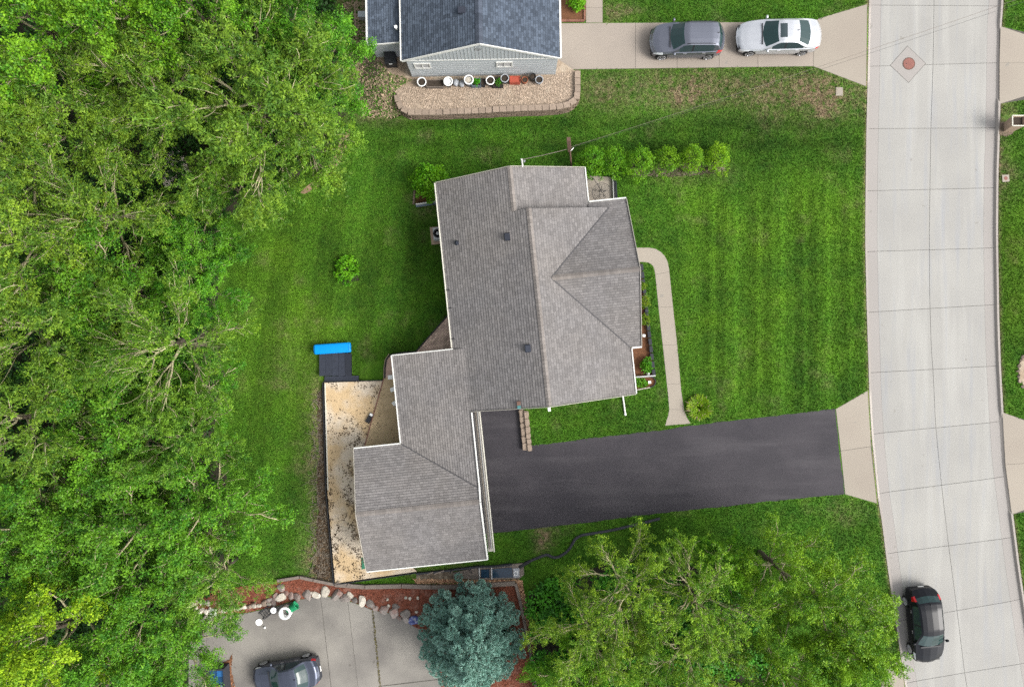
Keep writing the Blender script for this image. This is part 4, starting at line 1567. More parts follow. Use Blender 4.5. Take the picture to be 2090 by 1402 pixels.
# downspout extension on the grass, stone wall by the drive, clump edging
dsx = empty('downspout_extension', (0, 0, 0), 0, 'thin white downspout pipe running across the grass by the south wall', 'pipe')
MB().tube([P3(1270, 803, .3), P3(1272, 815, .2), P3(1274.5, 832, .16), P3(1276, 845, .16)], .05, 8).build('pipe', M['trim'], dsx)
MB().tube([P3(1275.8, 843, .16), P3(1276.4, 847.5, .16)], .065, 8).build('pipe_end', M['white'], dsx)


def rock_mesh(seed, m):
    rg = random.Random(seed)
    import bmesh
    bm = bmesh.new()
    bmesh.ops.create_icosphere(bm, subdivisions=2, radius=.5)
    cuts = [(Vector((rg.gauss(0, 1), rg.gauss(0, 1), rg.gauss(0, 1))).normalized(), rg.uniform(.2, .4)) for _ in range(10)]
    for v in bm.verts:
        for n_, dd_ in cuts:
            e = v.co.dot(n_) - dd_
            if e > 0:
                v.co -= n_ * e * .95
        v.co += Vector((rg.uniform(-.012, .012), rg.uniform(-.012, .012), rg.uniform(-.012, .012)))
    me = bpy.data.meshes.new('stone')
    bm.to_mesh(me)
    bm.free()
    me.materials.append(m)
    return me


ROCK = [rock_mesh(100 + k, M['boulder']) for k in range(6)]
WROCK = [rock_mesh(200 + k, M['whitestone']) for k in range(4)]
TROCK = [rock_mesh(300 + k, M['capblock']) for k in range(4)]


def stone(parent, px, py, sx, sy, sz, meshes, rg, z=GZ, rot=None, name='stone'):
    o = link(name, meshes[rg.randrange(len(meshes))], parent)
    x, y = P(px, py, z + sz * .3)
    o.location = (x, y, z + sz * .22)
    o.scale = (sx * 1.2, sy * 1.2, sz * 1.2)
    o.rotation_euler = (rg.uniform(-.15, .15), rg.uniform(-.15, .15), rg.uniform(0, 6.28) if rot is None else rot)
    return o


rg = random.Random(17)
sw = empty('stone_wall', (0, 0, 0), 0, 'short tan stone wall between the asphalt notch and the grass', 'wall')


def rough_block(seed, m):
    rg2 = random.Random(seed)
    import bmesh
    bm2 = bmesh.new()
    bmesh.ops.create_cube(bm2, size=1)
    bmesh.ops.bevel(bm2, geom=bm2.edges[:] + bm2.verts[:], offset=.12, segments=2, affect='EDGES')
    for v in bm2.verts:
        v.co += Vector([rg2.uniform(-.035, .035) for _ in range(3)])
    me = bpy.data.meshes.new('stone')
    bm2.to_mesh(me)
    bm2.free()
    me.materials.append(m)
    return me


BROCK = [rough_block(500 + k, M['capblock']) for k in range(5)]
for col_ in (0, 1):
    yy_ = 836 + col_ * 3
    while yy_ < 908:
        hpx = rg.uniform(10, 17)
        f = (yy_ + hpx / 2 - 836) / 72
        o = link('stone', BROCK[rg.randrange(5)], sw)
        hz = .32 if col_ == 0 else .42
        x, y = P(1063.5 + f * 7 + col_ * 9.5, yy_ + hpx / 2, hz)
        o.location = (x, y, GZ + hz / 2 - .04)
        o.scale = (.29, hpx / 34.2, hz)
        o.rotation_euler = (0, 0, R(5) + rg.uniform(-.06, .06))
        yy_ += hpx + .4
excl([(1058, 832), (1078, 832), (1084, 908), (1066, 914)])

# ------------------------------------------------------------------ service post and cables
pb = P3(1166, 340, GZ)
pt = P3(1160.5, 284, 5.0)
post = empty('utility_post', pb, 0, 'brown wooden post with thick upper section behind the house, holding cables', 'post')
mid = (pt - pb) * .62
MB().tube([(0, 0, 0), mid], .055, 8).build('shaft', M['brownwood'], post)
MB().beam(mid, pt - pb, .19, .19, up=(0, 1, 0)).build('upper_timber', M['brownwood'], post)
q = (pt - pb) * .66
MB().tube([q + Vector((.05, -.1, 0)), q + Vector((.22, .05, .1))], .025, 6).build('insulator_arm', M['white'], post)


def cable(name, a, b, sag, r, label, m='black'):
    a, b = Vector(a), Vector(b)
    pts = []
    for k in range(25):
        f = k / 24
        p = a.lerp(b, f)
        p.z -= sag * 4 * f * (1 - f)
        pts.append(p)
    return MB().tube(pts, r, 5).build(name, M[m], None, label=label, cat='cable')


pc = pb + (pt - pb) * .68
u, v = uv_at(1066, 334, 4.7)
mast = Matrix.Rotation(TH, 3, 'Z') @ Vector((u, 9.55, 5.15))
cable('service_cable', pc, mast, .12, .014, 'thin cable from the brown post to the roof mast', 'timber')
far = P3(2180, -32, 7.5)
far2 = far + (far - Vector((*P(1640, 160, 6.0), 6.0))) * 1.5
cable('overhead_cable', pc + Vector((0, 0, .25)), P3(2500, -150, 9.0), .75, .008, 'upper dark overhead cable crossing the street and the manhole slab', 'timber')
cable('overhead_cable', pc + Vector((0, 0, .05)), P3(2500, -138, 8.7), .85, .006, 'lower thinner overhead cable crossing the street')

# manhole
mp = [(1852, 94), (1890, 130), (1854.5, 169.5), (1816.5, 134)]
MB().prism(poly_px(mp, .004), -.02, .004).build('manhole_joint', M['joint'], road)
MB().prism(inset(poly_px(mp, .008), .02), -.02, .008).build('manhole_slab', M['gutter'], road)
x, y = P(1855, 130.5, .01)
mh = empty('manhole_cover', (x, y, .009), 0, 'round rusty red manhole cover in a diamond slab on the street', 'manhole cover')
MB().lathe([(.37, 0), (.37, .012), (.34, .014), (.33, .008)], 32).build('frame_ring', M['brownwood'], mh)
MB().lathe([(.325, 0), (.325, .014), (.30, .016)], 32).build('lid', M['cover'], mh)
MB().box(-.17, -.12, -.03, .02, .015, .02).build('pick_hole', M['black'], mh)
# utility covers and planter at the right
x, y = P(2052, 364.5)
vb = empty('valve_box', (x, y, GZ), R(4), 'square tan concrete box with round lid in the grass by the kerb', 'valve box')
MB().box(-.21, .21, -.21, .21, -.02, .04).build('collar', M['walk'], vb)
MB().lathe([(.11, .0), (.11, .046), (.08, .05)], 18).build('lid', M['cover'], vb)
st_ = MB().box(-.22, .2, -.25, .25, -.02, .03).build('stone_slab', M['walk'], None, label='small irregular pale concrete patch in dry grass near the apron', cat='slab')
st_.location = (*P(1713, 187.5), GZ)
excl([(2044, 357), (2060, 357), (2060, 372), (2044, 372)])
excl([(1706, 179), (1720, 179), (1720, 196), (1706, 196)])
bx_, by_ = P(2053, 263)
tx, ty = P(2071.5, 245.5, 1.25)
pl_ = empty('planter', (bx_ + .12, by_ + .06, GZ), 0, 'tall square tan planter filled with dark soil beside the street', 'planter')
tx, ty = tx - bx_ - .12, ty - by_ - .06
H_ = 1.15
hw0, hw1 = .27, .37
mb = MB()
q0 = [(-hw0, -hw0), (hw0, -hw0), (hw0, hw0), (-hw0, hw0)]
cxy = (tx * .5, ty * .5)
vv = [(a, b, 0) for a, b in q0] + [(a * hw1 / hw0 + cxy[0], b * hw1 / hw0 * .8 + cxy[1], H_) for a, b in q0] + [(a * hw1 / hw0 * .86 + cxy[0], b * hw1 / hw0 * .66 + cxy[1], H_) for a, b in q0] + [(a * hw1 / hw0 * .8 + cxy[0], b * hw1 / hw0 * .62 + cxy[1], H_ - .2) for a, b in q0]
ff = []
for L0, L1 in ((0, 4), (4, 8), (8, 12)):
    for k in range(4):
        ff.append((L0 + k, L0 + (k + 1) % 4, L1 + (k + 1) % 4, L1 + k))
ff.append((3, 2, 1, 0))
MB().add(vv, ff).build('shell', M['tan'], pl_)
MB().add([(a, b, H_ - .12) for a, b, c in vv[8:12]], [(0, 1, 2, 3)]).build('soil', M['soilpot'], pl_)
rim = MB()
for k in range(4):
    rim.beam(Vector(vv[4 + k]) + Vector((0, 0, .02)), Vector(vv[4 + (k + 1) % 4]) + Vector((0, 0, .02)), .05, .04)
rim.build('rim', M['cream_trim'], pl_)
bp = MB().prism([(-.55, -.4), (-.1, -.55), (.3, -.35), (.35, .3), (-.5, .35)], 0, .03).build('base_slab', M['block'], pl_)
EXCL.append([P(a, b) for a, b in [(2040, 238), (2078, 230), (2085, 262), (2046, 272)]])
# mulch bed at the right edge
gbp = [(2082, 775), (2079, 760), (2081, 742), (2088, 728), (2110, 715), (2150, 720), (2150, 800), (2100, 800)]
MB().prism(poly_px(gbp, GZ + .03), 0, GZ + .03).build('roadside_bed', M['gravel'], kind='structure')
excl(gbp)
re_ = empty('roadside_bed_edging', (0, 0, 0), 0, 'curved row of pinkish edging stones at the right picture edge', 'edging')
rg = random.Random(4)
for a, b in ((2081, 778), (2079.5, 768), (2079.5, 757), (2081, 746), (2084.5, 736), (2089, 728), (2088, 790)):
    stone(re_, a, b, .2, .28, .2, TROCK, rg)

# ------------------------------------------------------------------ south: mulch bed, boulders, old concrete pad
PADP = [(395, 1265), (450, 1258), (505, 1250), (560, 1238), (600, 1226), (654, 1214), (700, 1222), (730, 1232), (765, 1246), (800, 1252), (830, 1268), (870, 1290), (905, 1330), (905, 1700), (380, 1700), (385, 1330)]
pad = sheet('old_parking_pad', PADP, GZ + .004, M['joint'], kind='structure')
excl(PADP)
J = [[(395, 1265), (410, 1700)], [(654, 1216), (676, 1402), (712, 1700)], [(709.5, 1226), (731, 1402), (768, 1700)], [(761, 1247), (776, 1402), (806, 1700)], [(905, 1330), (905, 1700)]]


def pad_slab(pts):
    slab('pad_slab', pts, Z1, M['oldpad'], pad, .012)


pad_slab([(420, 1262), (450, 1258), (505, 1250), (560, 1238), (600, 1226), (654, 1215), (675.5, 1402), (678, 1420), (426, 1420)])
pad_slab([(385, 1330), (392, 1267), (420, 1262), (426, 1420), (384, 1420)])
pad_slab([(654, 1215), (700, 1222), (709.5, 1225.5), (731, 1402), (733, 1420), (678, 1420)])
pad_slab([(709.5, 1225.5), (730, 1232), (761, 1245), (776, 1400), (778, 1420), (733, 1420)])
pad_slab([(761, 1245), (800, 1252), (830, 1268), (870, 1290), (905, 1330), (905, 1384), (776, 1399)])
pad_slab([(776, 1400), (905, 1385), (905, 1560), (790, 1560)])
pad_slab([(426, 1420), (678, 1420), (700, 1600), (426, 1600)])
pad_slab([(678, 1420), (778, 1420), (790, 1560), (700, 1600)])
moss = []
for f in np.linspace(0, 1, 60):
    x, y = P(761 + 15 * f + .0, 1247 + 152 * f, Z1)
    moss.append((x, y))
mossp = [[(x - .05, y - .07), (x + .05, y - .07), (x + .05, y + .07), (x - .05, y + .07)] for x, y in moss]
scatter_quads('joint_moss', mossp, 260, Z1, .07, mat('moss_brown', (.10, .085, .03), .95, .2, isl=.5), 41, .4, .6)
# brown leaf drift beside the bin
dr = poly_px([(470, 1345), (476, 1330), (472, 1365), (480, 1402), (462, 1402), (466, 1375), (455, 1352)], Z1)
scatter_quads('leaf_drift', [dr], 420, Z1, .12, mat('rusty_leaf', (.22, .10, .05), .95, .2, isl=.5), 42, .4, .5)

MUL = [(400, 1205), (470, 1200), (560, 1186), (612, 1177), (640, 1186), (684, 1193), (760, 1192), (900, 1192), (1050, 1189), (1056, 1205), (1070, 1262), (1082, 1324), (1094, 1402), (1110, 1500), (900, 1500), (900, 1330), (868, 1292), (830, 1268), (800, 1251), (765, 1245), (730, 1231), (700, 1221), (654, 1213), (600, 1225), (560, 1237), (505, 1249), (440, 1252), (400, 1250)]
MB().prism(dense_poly(MUL, GZ + .03, .02, .4, 5), 0, GZ + .03).build('red_mulch_bed', M['mulch'], kind='structure')
excl(MUL)
scatter_quads('mulch_chips', [poly_px(MUL, GZ + .03)], 9000, GZ + .03, .10, M['mulchchip'], 43, .35, .45)
stripp = poly_px([(842, 1180), (975, 1182), (1052, 1182), (1066, 1184), (1074, 1230), (1086, 1300), (1100, 1402), (1092, 1402), (1070, 1262), (1053, 1188), (850, 1190)])
MB().prism(stripp, 0, GZ + .012).build('mulch_verge', M['mulch'], kind='structure')
EXCL.append(stripp)
scatter_quads('verge_chips', [stripp], 1500, GZ + .012, .11, mat('pale_chip', (.36, .22, .13), .95, .2, isl=.5), 44, .4, .5)
te = empty('timber_edging', (0, 0, 0), 0, 'grey landscape timbers framing the red mulch bed around the spruce', 'edging')
tp = [(566, 1184.5), (612, 1177), (640, 1183), (684, 1192), (745, 1197), (820, 1195), (880, 1197), (940, 1197), (1000, 1193), (1052, 1189.5), (1061, 1224), (1069, 1262), (1076, 1300), (1082, 1330), (1088, 1366), (1094, 1404), (1104, 1460)]
for i, (a, b) in enumerate(zip(tp[:-1], tp[1:])):
    w = .24 if 3 <= i <= 8 else .17
    z = .20 + .004 * (i % 2)
    A, B = P3(*a, z), P3(*b, z)
    e = (B - A).normalized() * .02
    MB().beam(A + e, B - e, w, .2).build('timber', M['timber'], te)
rg = random.Random(23)
bw_ = empty('boulder_edge', (0, 0, 0), 0, 'irregular row of grey and pink boulders between red mulch and old concrete', 'boulders')
for px_, py_, s, wh in ((573, 1221, .5, 1), (563, 1216, .42, 0), (574, 1200, .42, 0), (584, 1211, .3, 0), (594, 1217, .38, 0), (606, 1220, .42, 0), (626, 1216, .55, 0), (646, 1213, .4, 1), (634, 1209, .22, 1), (664, 1208, .48, 1), (689, 1212, .6, 0), (706, 1221, .5, 0), (713, 1214.5, .36, 1), (724, 1225, .34, 0), (738, 1226, .5, 1), (756, 1233, .45, 0), (765, 1240, .36, 0), (786, 1244.5, .5, 0), (805, 1249, .62, 0), (808, 1239, .4, 0), (826, 1253, .62, 0), (829, 1266, .45, 0), (816, 1262, .3, 0), (550, 1226, .34, 0), (557, 1230, .4, 0), (538, 1229, .3, 0)):
    stone(bw_, px_, py_, s * 1.4, s * 1.05, s * .7, WROCK if wh else ROCK, rg, GZ)
for px_, py_ in ((828, 1220), (837, 1221), (853, 1220), (790.5, 1223), (793, 1236), (850, 1248)):
    stone(bw_, px_, py_, .2, .18, .14, WROCK, rg, GZ + .03)
lw = empty('low_stone_wall', (0, 0, 0), 0, 'low dry wall of pale flat stones along the old concrete pad', 'wall')
for k in range(11):
    f = k / 10
    stone(lw, 446 + f * 104, 1248 - f * 17, .36, .24, .3, (WROCK if k % 3 else TROCK), rg, GZ, rot=R(8))
    if k % 2:
        stone(lw, 446 + f * 104, 1243 - f * 17, .30, .2, .4, TROCK, rg, GZ, rot=R(8))
hp_ = empty('stone_heap', (0, 0, 0), 0, 'heap of loose whitish stones at the end of the low wall', 'stones')
for px_, py_, s in ((394, 1232, .38), (404, 1224, .3), (408, 1229, .34), (417, 1228, .36), (424, 1230, .36), (412, 1246, .36), (421, 1248, .34), (428, 1243, .3), (420, 1259, .34), (405, 1250, .3), (400, 1240, .3), (388, 1253, .3)):
    stone(hp_, px_, py_, s, s * .85, s * .7, WROCK, rg, GZ)
sl2 = MB().box(-.2, .2, -.27, .27, 0, .12, .95).build('flat_slab', mat('pale_green_stone', (.45, .50, .42), .85, .2), None, label='pale greenish flat slab leaning at the low stone wall', cat='slab')
sl2.location = (*P(436, 1249), GZ + .02)
sl2.rotation_euler = (.1, 0, R(-6))

# things on the pad
x, y = P(583, 1249, .5)
dr_ = empty('white_barrel', (x, y, Z1), 0, 'open white barrel standing at the stones by the dark sedan', 'barrel')
MB().lathe([(.33, 0), (.35, .1), (.35, .5), (.37, .52), (.37, .58), (.24, .58), (.22, .2), (.2, .15)], 26).build('barrel_body', M['white'], dr_, True)
MB().lathe([(.21, .15), (.2, .24), (.1, .26)], 20).build('contents', M['oldpad'], dr_)
x, y = P(597, 1239, .3)
gb_ = empty('green_bucket', (x, y, Z1), R(35), 'green plastic bucket lying behind the open white barrel', 'bucket')
gg = MB().lathe([(.2, -.3), (.21, -.28), (.25, .26), (.27, .27), (.27, .31), (.23, .31), (.2, -.2)], 20, (0, 0, .26), 'y')
gg.v = [(b - 0, a, c) for a, b, c in gg.v]
gg.f = [f[::-1] for f in gg.f]
gg.build('bucket_body', M['green'], gb_, True)
MB().tube([(.28, -.25, .26), (.45, -.1, .3), (.45, .1, .3), (.28, .25, .26)], .012, 5).build('bucket_handle', M['metal'], gb_)
x, y = P(529, 1269, .1)
ld = empty('bucket_cover', (x, y, Z1), 0, 'round white disc lying on the old concrete', 'cover')
MB().lathe([(.2, 0), (.205, .03), (.19, .035), (.185, .02), (.05, .022)], 26).build('lid_disc', M['white'], ld)
ball = MB().lathe([(.01, 0), (.05, .02), (.065, .06), (.05, .10), (.01, .12)], 12).build('white_ball', M['white'], None, True, label='tiny white ball on the concrete near the round lid', cat='ball')
ball.location = (*P(541, 1279, .1), Z1)
x, y = P(545, 1248, .3)
ct = empty('tube_frame_chair', (x, y, Z1), R(38), 'black tubular folding frame with white seat lying by the low stone wall', 'chair')
for dy in (-.2, .2):
    MB().tube([(-.55, dy, .03), (-.2, dy, .12), (.3, dy, .2), (.5, dy * .9, .5)], .022, 6).build('rail', M['black'], ct)
    MB().tube([(-.3, dy * 1.2, .42), (0, dy * 1.2, .25), (.4, dy * 1.2, .03)], .022, 6).build('leg', M['black'], ct)
for f in range(4):
    MB().tube([(-.4 + f * .17, -.2, .1 + f * .035), (-.4 + f * .17, .2, .1 + f * .035)], .018, 6).build('cross_bar', M['black'], ct)
MB().lathe([(.17, 0), (.19, .02), (.17, .05)], 18, (.42, -.16, .3)).build('white_seat', M['white'], ct)
MB().tube([(.42 + .21 * math.cos(k * .35), -.16 + .21 * math.sin(k * .35), .3) for k in range(19)], .02, 6).build('seat_ring', M['black'], ct)
x, y = P(845, 1265, .2)
bb_ = MB().lathe([(.3, 0), (.36, .06), (.3, .16), (.14, .2), (.03, .2)], 9)
rb = random.Random(9)
bb_.v = [(a * rb.uniform(.75, 1.25), b * rb.uniform(.7, 1.1), c * rb.uniform(.8, 1.2)) for a, b, c in bb_.v]
o = bb_.build('printed_bag', M['bluebag'], None, label='blue and white printed bag slumped beside the spruce', cat='bag')
o.location = (x, y, Z1)
# open bin with bags
x, y = P(445, 1392, .7)
cb = empty('open_bin', (x, y, Z1), R(4), 'dark open-topped bin with blue liner at the bottom left of the pad', 'bin')
f = MB()
for a in ((-.5, .5, .78, .86), (-.5, .5, -.86, -.78), (-.5, -.42, -.78, .78), (.42, .5, -.78, .78)):
    f.box(*a, 0, .8)
f.box(-.45, .45, -.8, .8, .05, .12)
f.build('shell', M['blackrub'], cb)
MB().box(-.42, .42, -.1, .78, .13, .62).build('blue_liner', M['darkblue'], cb)
MB().box(.0, .40, .36, .70, .625, .64).build('liner_fold', mat('blue_fold', (.02, .11, .28), .35, .15), cb)
for k, (a, b, s, m_, lb, nm, ct_) in enumerate(((-.15, -.35, .3, 'lightblue', 'pale blue bag in the dark open bin', 'cargo_bag', 'bag'), (.18, -.3, .2, 'lightblue', 'smaller pale blue bag at the right of the dark open bin', 'cargo_bag', 'bag'))):
    mb = MB().lathe([(s * .8, 0), (s, .12), (s * .8, .3), (s * .2, .38)], 9)
    mb.v = [(p * rb.uniform(.85, 1.1), q_ * rb.uniform(.85, 1.1), r_) for p, q_, r_ in mb.v]
    o = mb.build(nm, M[m_], None, True, label=lb, cat=ct_)
    o.location = (x + a, y + b, Z1 + .35)
o = MB().box(-.12, .12, -.1, .1, 0, .2).build('carton', M['yellow'], None, label='yellow carton between the pale blue bags in the bin', cat='carton')
o.location = (x + .02, y - .22, Z1 + .64)

# basement hatch, dark edging wall and drain hose south of the garage
hx = empty('basement_hatch', (0, 0, 0), 0, 'grey framed basement stairwell with dark glass covers south of the garage', 'hatch')
MB().prism(poly_px([(925, 1168), (975, 1158), (1000, 1155), (1068, 1149), (1070, 1172), (1060, 1181), (975, 1182), (925, 1180)], .2), 0, .2).build('surround', M['timber'], hx)
MB().prism(poly_px([(1004, 1161), (1045, 1158), (1047, 1178), (1005, 1179)], .24), .1, .24).build('cover_pane', M['bluegl'], hx)
MB().prism(poly_px([(982, 1162), (999, 1161), (999, 1179), (982, 1179)], .235), .1, .235).build('cover_pane', M['bluegl'], hx)
for a, b in (((978, 1158), (979, 1182)), ((1003, 1156), (1004, 1182))):
    MB().beam(P3(*a, .27), P3(*b, .27), .06, .06).build('bar', M['acgrey'], hx)
MB().beam(P3(974, 1157, .25), P3(1000, 1155, .25), .06, .08).build('rail', M['black'], hx)
MB().prism(poly_px([(1047, 1160), (1060, 1159), (1060, 1178), (1048, 1178)], .22), .1, .22).build('end_slab', M['greybag'], hx)
x, y = P(1052.5, 1170, .25)
MB().tube([(x + .12 * math.cos(k * .6), y + .12 * math.sin(k * .6), .235) for k in range(11)], .02, 5).build('lift_ring', M['white'], hx)
excl([(850, 1165), (975, 1156), (1070, 1147), (1072, 1185), (850, 1192)])
gw = empty('dark_edging_wall', (0, 0, 0), 0, 'dark broken edging boards between the garage grass and the mulch verge', 'edging')
ep = [(850, 1170), (880, 1167), (910, 1164), (940, 1160), (975, 1156), (1010, 1155), (1045, 1151)]
for a, b in zip(ep[:-1], ep[1:]):
    MB().beam(P3(*a, .2), P3(*b, .2), .09, .25).build('board', M['blackrub'], gw)
for a, b in (((886, 1171), (906, 1164)), ((872, 1172), (884, 1167)), ((958, 1157), (962, 1170)), ((918, 1170), (922, 1163)), ((684, 1193), (692, 1186)), ((712, 1190), (708, 1198))):
    MB().beam(P3(*a, .3), P3(*b, .34), .06, .05).build('loose_board', M['timber'] if a[0] < 910 else M['black'], gw)
MB().prism(poly_px([(850, 1172), (925, 1164), (925, 1182), (850, 1186)], GZ + .03), 0, GZ + .03).build('silt_strip', M['litter'], kind='structure')
hs_ = empty('drain_hose', (0, 0, 0), 0, 'black corrugated drain hose snaking over grass toward the driveway', 'hose')
hpts = [(1060, 1157), (1070, 1151), (1081, 1145), (1100, 1137), (1116, 1132), (1126, 1136), (1137, 1137), (1151, 1130), (1161, 1121), (1168, 1110), (1175, 1099), (1188, 1092), (1205, 1089), (1247, 1082), (1295, 1071), (1347, 1058)]
hv = [P3(*q, GZ + .06) for q in hpts]
sm_ = []
for i in range(len(hv) - 1):
    for k in range(6):
        t = k / 6
        p0, p1, p2, p3 = hv[max(i - 1, 0)], hv[i], hv[i + 1], hv[min(i + 2, len(hv) - 1)]
        sm_.append(.5 * ((2 * p1) + (p2 - p0) * t + (2 * p0 - 5 * p1 + 4 * p2 - p3) * t * t + (3 * p1 - p0 - 3 * p2 + p3) * t ** 3))
MB().tube(sm_ + [hv[-1]], [.075 + .012 * (k % 2) for k in range(len(sm_) + 1)], 8).build('hose_tube', M['blackrub'], hs_)
MB().tube([hv[0], hv[1], hv[2]], .11, 8).build('coupling', M['black'], hs_)
gs = MB().prism(poly_px([(737, 1138), (744, 1136), (746, 1160), (738, 1162)], .3), SZ + .004, SZ + .02).build('green_sheet', M['grnpaint'], None, label='scrap of green sheeting on the sand at the garage corner', cat='sheet')

# ------------------------------------------------------------------ cars
def car(name, label, loc, rz, L, W, H, kind, pm, sunroof=False, rails=False, glass='carglass', rimm='rim', group=None):
    k = H / {'sedan': 1.45, 'suv': 1.65, 'hatch': 1.5}[kind]
    if kind == 'sedan':
        zb = [(0, .5), (.03, .66), (.1, .77), (.27, .92), (.5, .95), (.8, 1.0), (.95, .99), (1, .8)]
        zt = [(0, .52), (.03, .70), (.12, .83), (.285, .99), (.44, 1.37), (.5, 1.44), (.62, 1.45), (.70, 1.41), (.86, 1.08), (.97, 1.04), (1, .82)]
        ws, rw, sg, bp = (.29, .445), (.705, .852), (.35, .80), .545
    elif kind == 'suv':
        zb = [(0, .55), (.03, .78), (.1, .92), (.25, 1.04), (.5, 1.08), (.8, 1.14), (.95, 1.12), (1, .85)]
        zt = [(0, .58), (.03, .83), (.1, .98), (.25, 1.12), (.41, 1.57), (.48, 1.65), (.8, 1.63), (.89, 1.57), (.955, 1.2), (1, .88)]
        ws, rw, sg, bp = (.255, .415), (.895, .955), (.32, .84), .55
    else:
        zb = [(0, .5), (.03, .68), (.12, .84), (.25, .96), (.5, 1.0), (.8, 1.06), (.95, 1.0), (1, .75)]
        zt = [(0, .52), (.03, .72), (.12, .88), (.25, 1.02), (.42, 1.43), (.5, 1.5), (.76, 1.47), (.85, 1.40), (.93, 1.12), (1, .78)]
        ws, rw, sg, bp = (.255, .425), (.86, .925), (.31, .82), .56
    fine = np.linspace(0, 1, 241)

    def sm(tab):
        y = np.interp(fine, [a for a, b in tab], [b for a, b in tab])
        y2 = np.convolve(np.pad(y, 5, 'edge'), np.ones(11) / 11, 'valid')
        return lambda t: float(np.interp(t, fine, y2)) * k
    zbf, ztf = sm(zb), sm(zt)
    ts = sorted(set(list(np.round(np.concatenate([np.linspace(0, .06, 7), np.linspace(.06, .94, 57), np.linspace(.94, 1, 7)]), 4)) + [ws[0], ws[1], rw[0], rw[1], sg[0], sg[1], bp - .012, bp + .012]))
    secs = []
    for t in ts:
        s = 2 * t - 1
        w = W / 2 * (.74 + .26 * (1 - abs(s) ** 6) ** .6)
        b, z = zbf(t), ztf(t)
        c = min(1, max(0, (z - b - .07) / .38))
        wr = w * .93 * (1 - c) + W * .5 * .735 * c
        zg = z - .02 * (1 - c) - .075 * c
        x = L / 2 - t * L
        bow = lambda p: (p[0] - (.30 * max(0, min(1, (ws[1] + .12 - t) / .2)) - .22 * max(0, min(1, (t - rw[0] + .1) / .15))) * (p[1] / (W / 2)) ** 2, p[1], p[2])
        secs.append([bow(p_) for p_ in [(x, w * .9, .2), (x, w * .98, .34), (x, w, .52), (x, w * .995, (b + .52) / 2), (x, w * .98, b - .035), (x, w * .94, b), (x, wr, max(zg, b + .004)), (x, wr * .87, max(z - .02, b + .008)), (x, wr * .5, z + .004), (x, 0, z + .012)]])
    NP_ = 10
    root = empty(name, loc, rz, label, 'car', group)
    wxs = (L * .5 - L * .175, -L * .5 + L * .195)
    WR = .335 * (1.06 if kind == 'suv' else 1)
    bins = {}

    def put(key, pts):
        bins.setdefault(key, MB()).add(pts, [(0, 1, 2, 3)])
    for i in range(len(ts) - 1):
        tm = (ts[i] + ts[i + 1]) / 2
        for j in range(NP_ - 1):
            for sgn in (1, -1):
                q = [secs[i][j], secs[i + 1][j], secs[i + 1][j + 1], secs[i][j + 1]]
                q = [(a, b * sgn, c) for a, b, c in q]
                if sgn < 0:
                    q = q[::-1]
                cx, cz = sum(p[0] for p in q) / 4, sum(p[2] for p in q) / 4
                if j <= 3 and min(math.hypot(cx - wx, cz - WR) for wx in wxs) < WR + .05:
                    continue
                key = 'body'
                if j >= 7 and ws[0] < tm < ws[1]:
                    key = 'windshield'
                elif j >= 7 and rw[0] < tm < rw[1]:
                    key = 'rear_window'
                elif j == 5 and sg[0] < tm < sg[1]:
                    key = ('pillar', sgn) if abs(tm - bp) < .012 else ('side_window', sgn, tm < bp)
                elif j in (3, 4) and .012 < tm < .10:
                    key = ('headlight', sgn)
                elif kind == 'sedan' and j in (3, 4) and tm > .955:
                    key = ('taillight', sgn)
                elif kind == 'suv' and j in (3, 4) and tm > .93:
                    key = ('taillight', sgn)
                elif kind == 'hatch' and j in (4, 5, 6) and tm > .885 and tm < .955:
                    key = ('taillight', sgn)
                elif j == 0:
                    key = 'sill'
                put(key, q)
    body = bins.pop('body').build('body', pm, root, True)
    for key, mb_ in bins.items():
        nm = key if isinstance(key, str) else key[0]
        m_ = {'windshield': M[glass], 'rear_window': M[glass], 'side_window': M['winglass'], 'pillar': M['black'], 'headlight': M['clearlamp'], 'taillight': M['redlamp'], 'sill': M['black']}[nm]
        mb_.build(nm, m_, root, True)
    for i, nm, m_ in ((0, 'front_grille', M['black']), (len(ts) - 1, 'rear_bumper', M['black'] if kind == 'suv' else pm)):
        pts = [(p[0], p[1], p[2]) for p in secs[i]] + [(p[0], -p[1], p[2]) for p in secs[i][-2::-1]]
        MB().add(pts, [tuple(range(len(pts)))[::(1 if i == 0 else -1)]]).build(nm, m_, root)
    # floor and arch liners
    MB().box(-L * .47, L * .47, -W * .38, W * .38, .18, .62).build('underbody', M['black'], root)
    for wx in wxs:
        for s in (-1, 1):
            wh = MB().lathe([(WR * .7, -.11), (WR * .97, -.10), (WR, -.05), (WR, .05), (WR * .97, .10), (WR * .7, .11)], 24, (wx, s * (W / 2 - .13), WR), 'y').build('wheel', M['tyre'], root, True)
            yo = s * (W / 2 - .015)
            MB().lathe([(WR * .72, -.012), (WR * .72, .004), (WR * .62, .006), (WR * .6, -.01)], 24, (wx, yo, WR), 'y').build('rim', M[rimm], wh)
            for a in range(6):
                an = a * math.pi / 3
                MB().beam((wx, yo, WR), (wx + WR * .64 * math.cos(an), yo, WR + WR * .64 * math.sin(an)), .02, .05, up=(0, 1, 0)).build('spoke', M[rimm], wh)
    tA = ws[0] + .055
    xm = L / 2 - tA * L
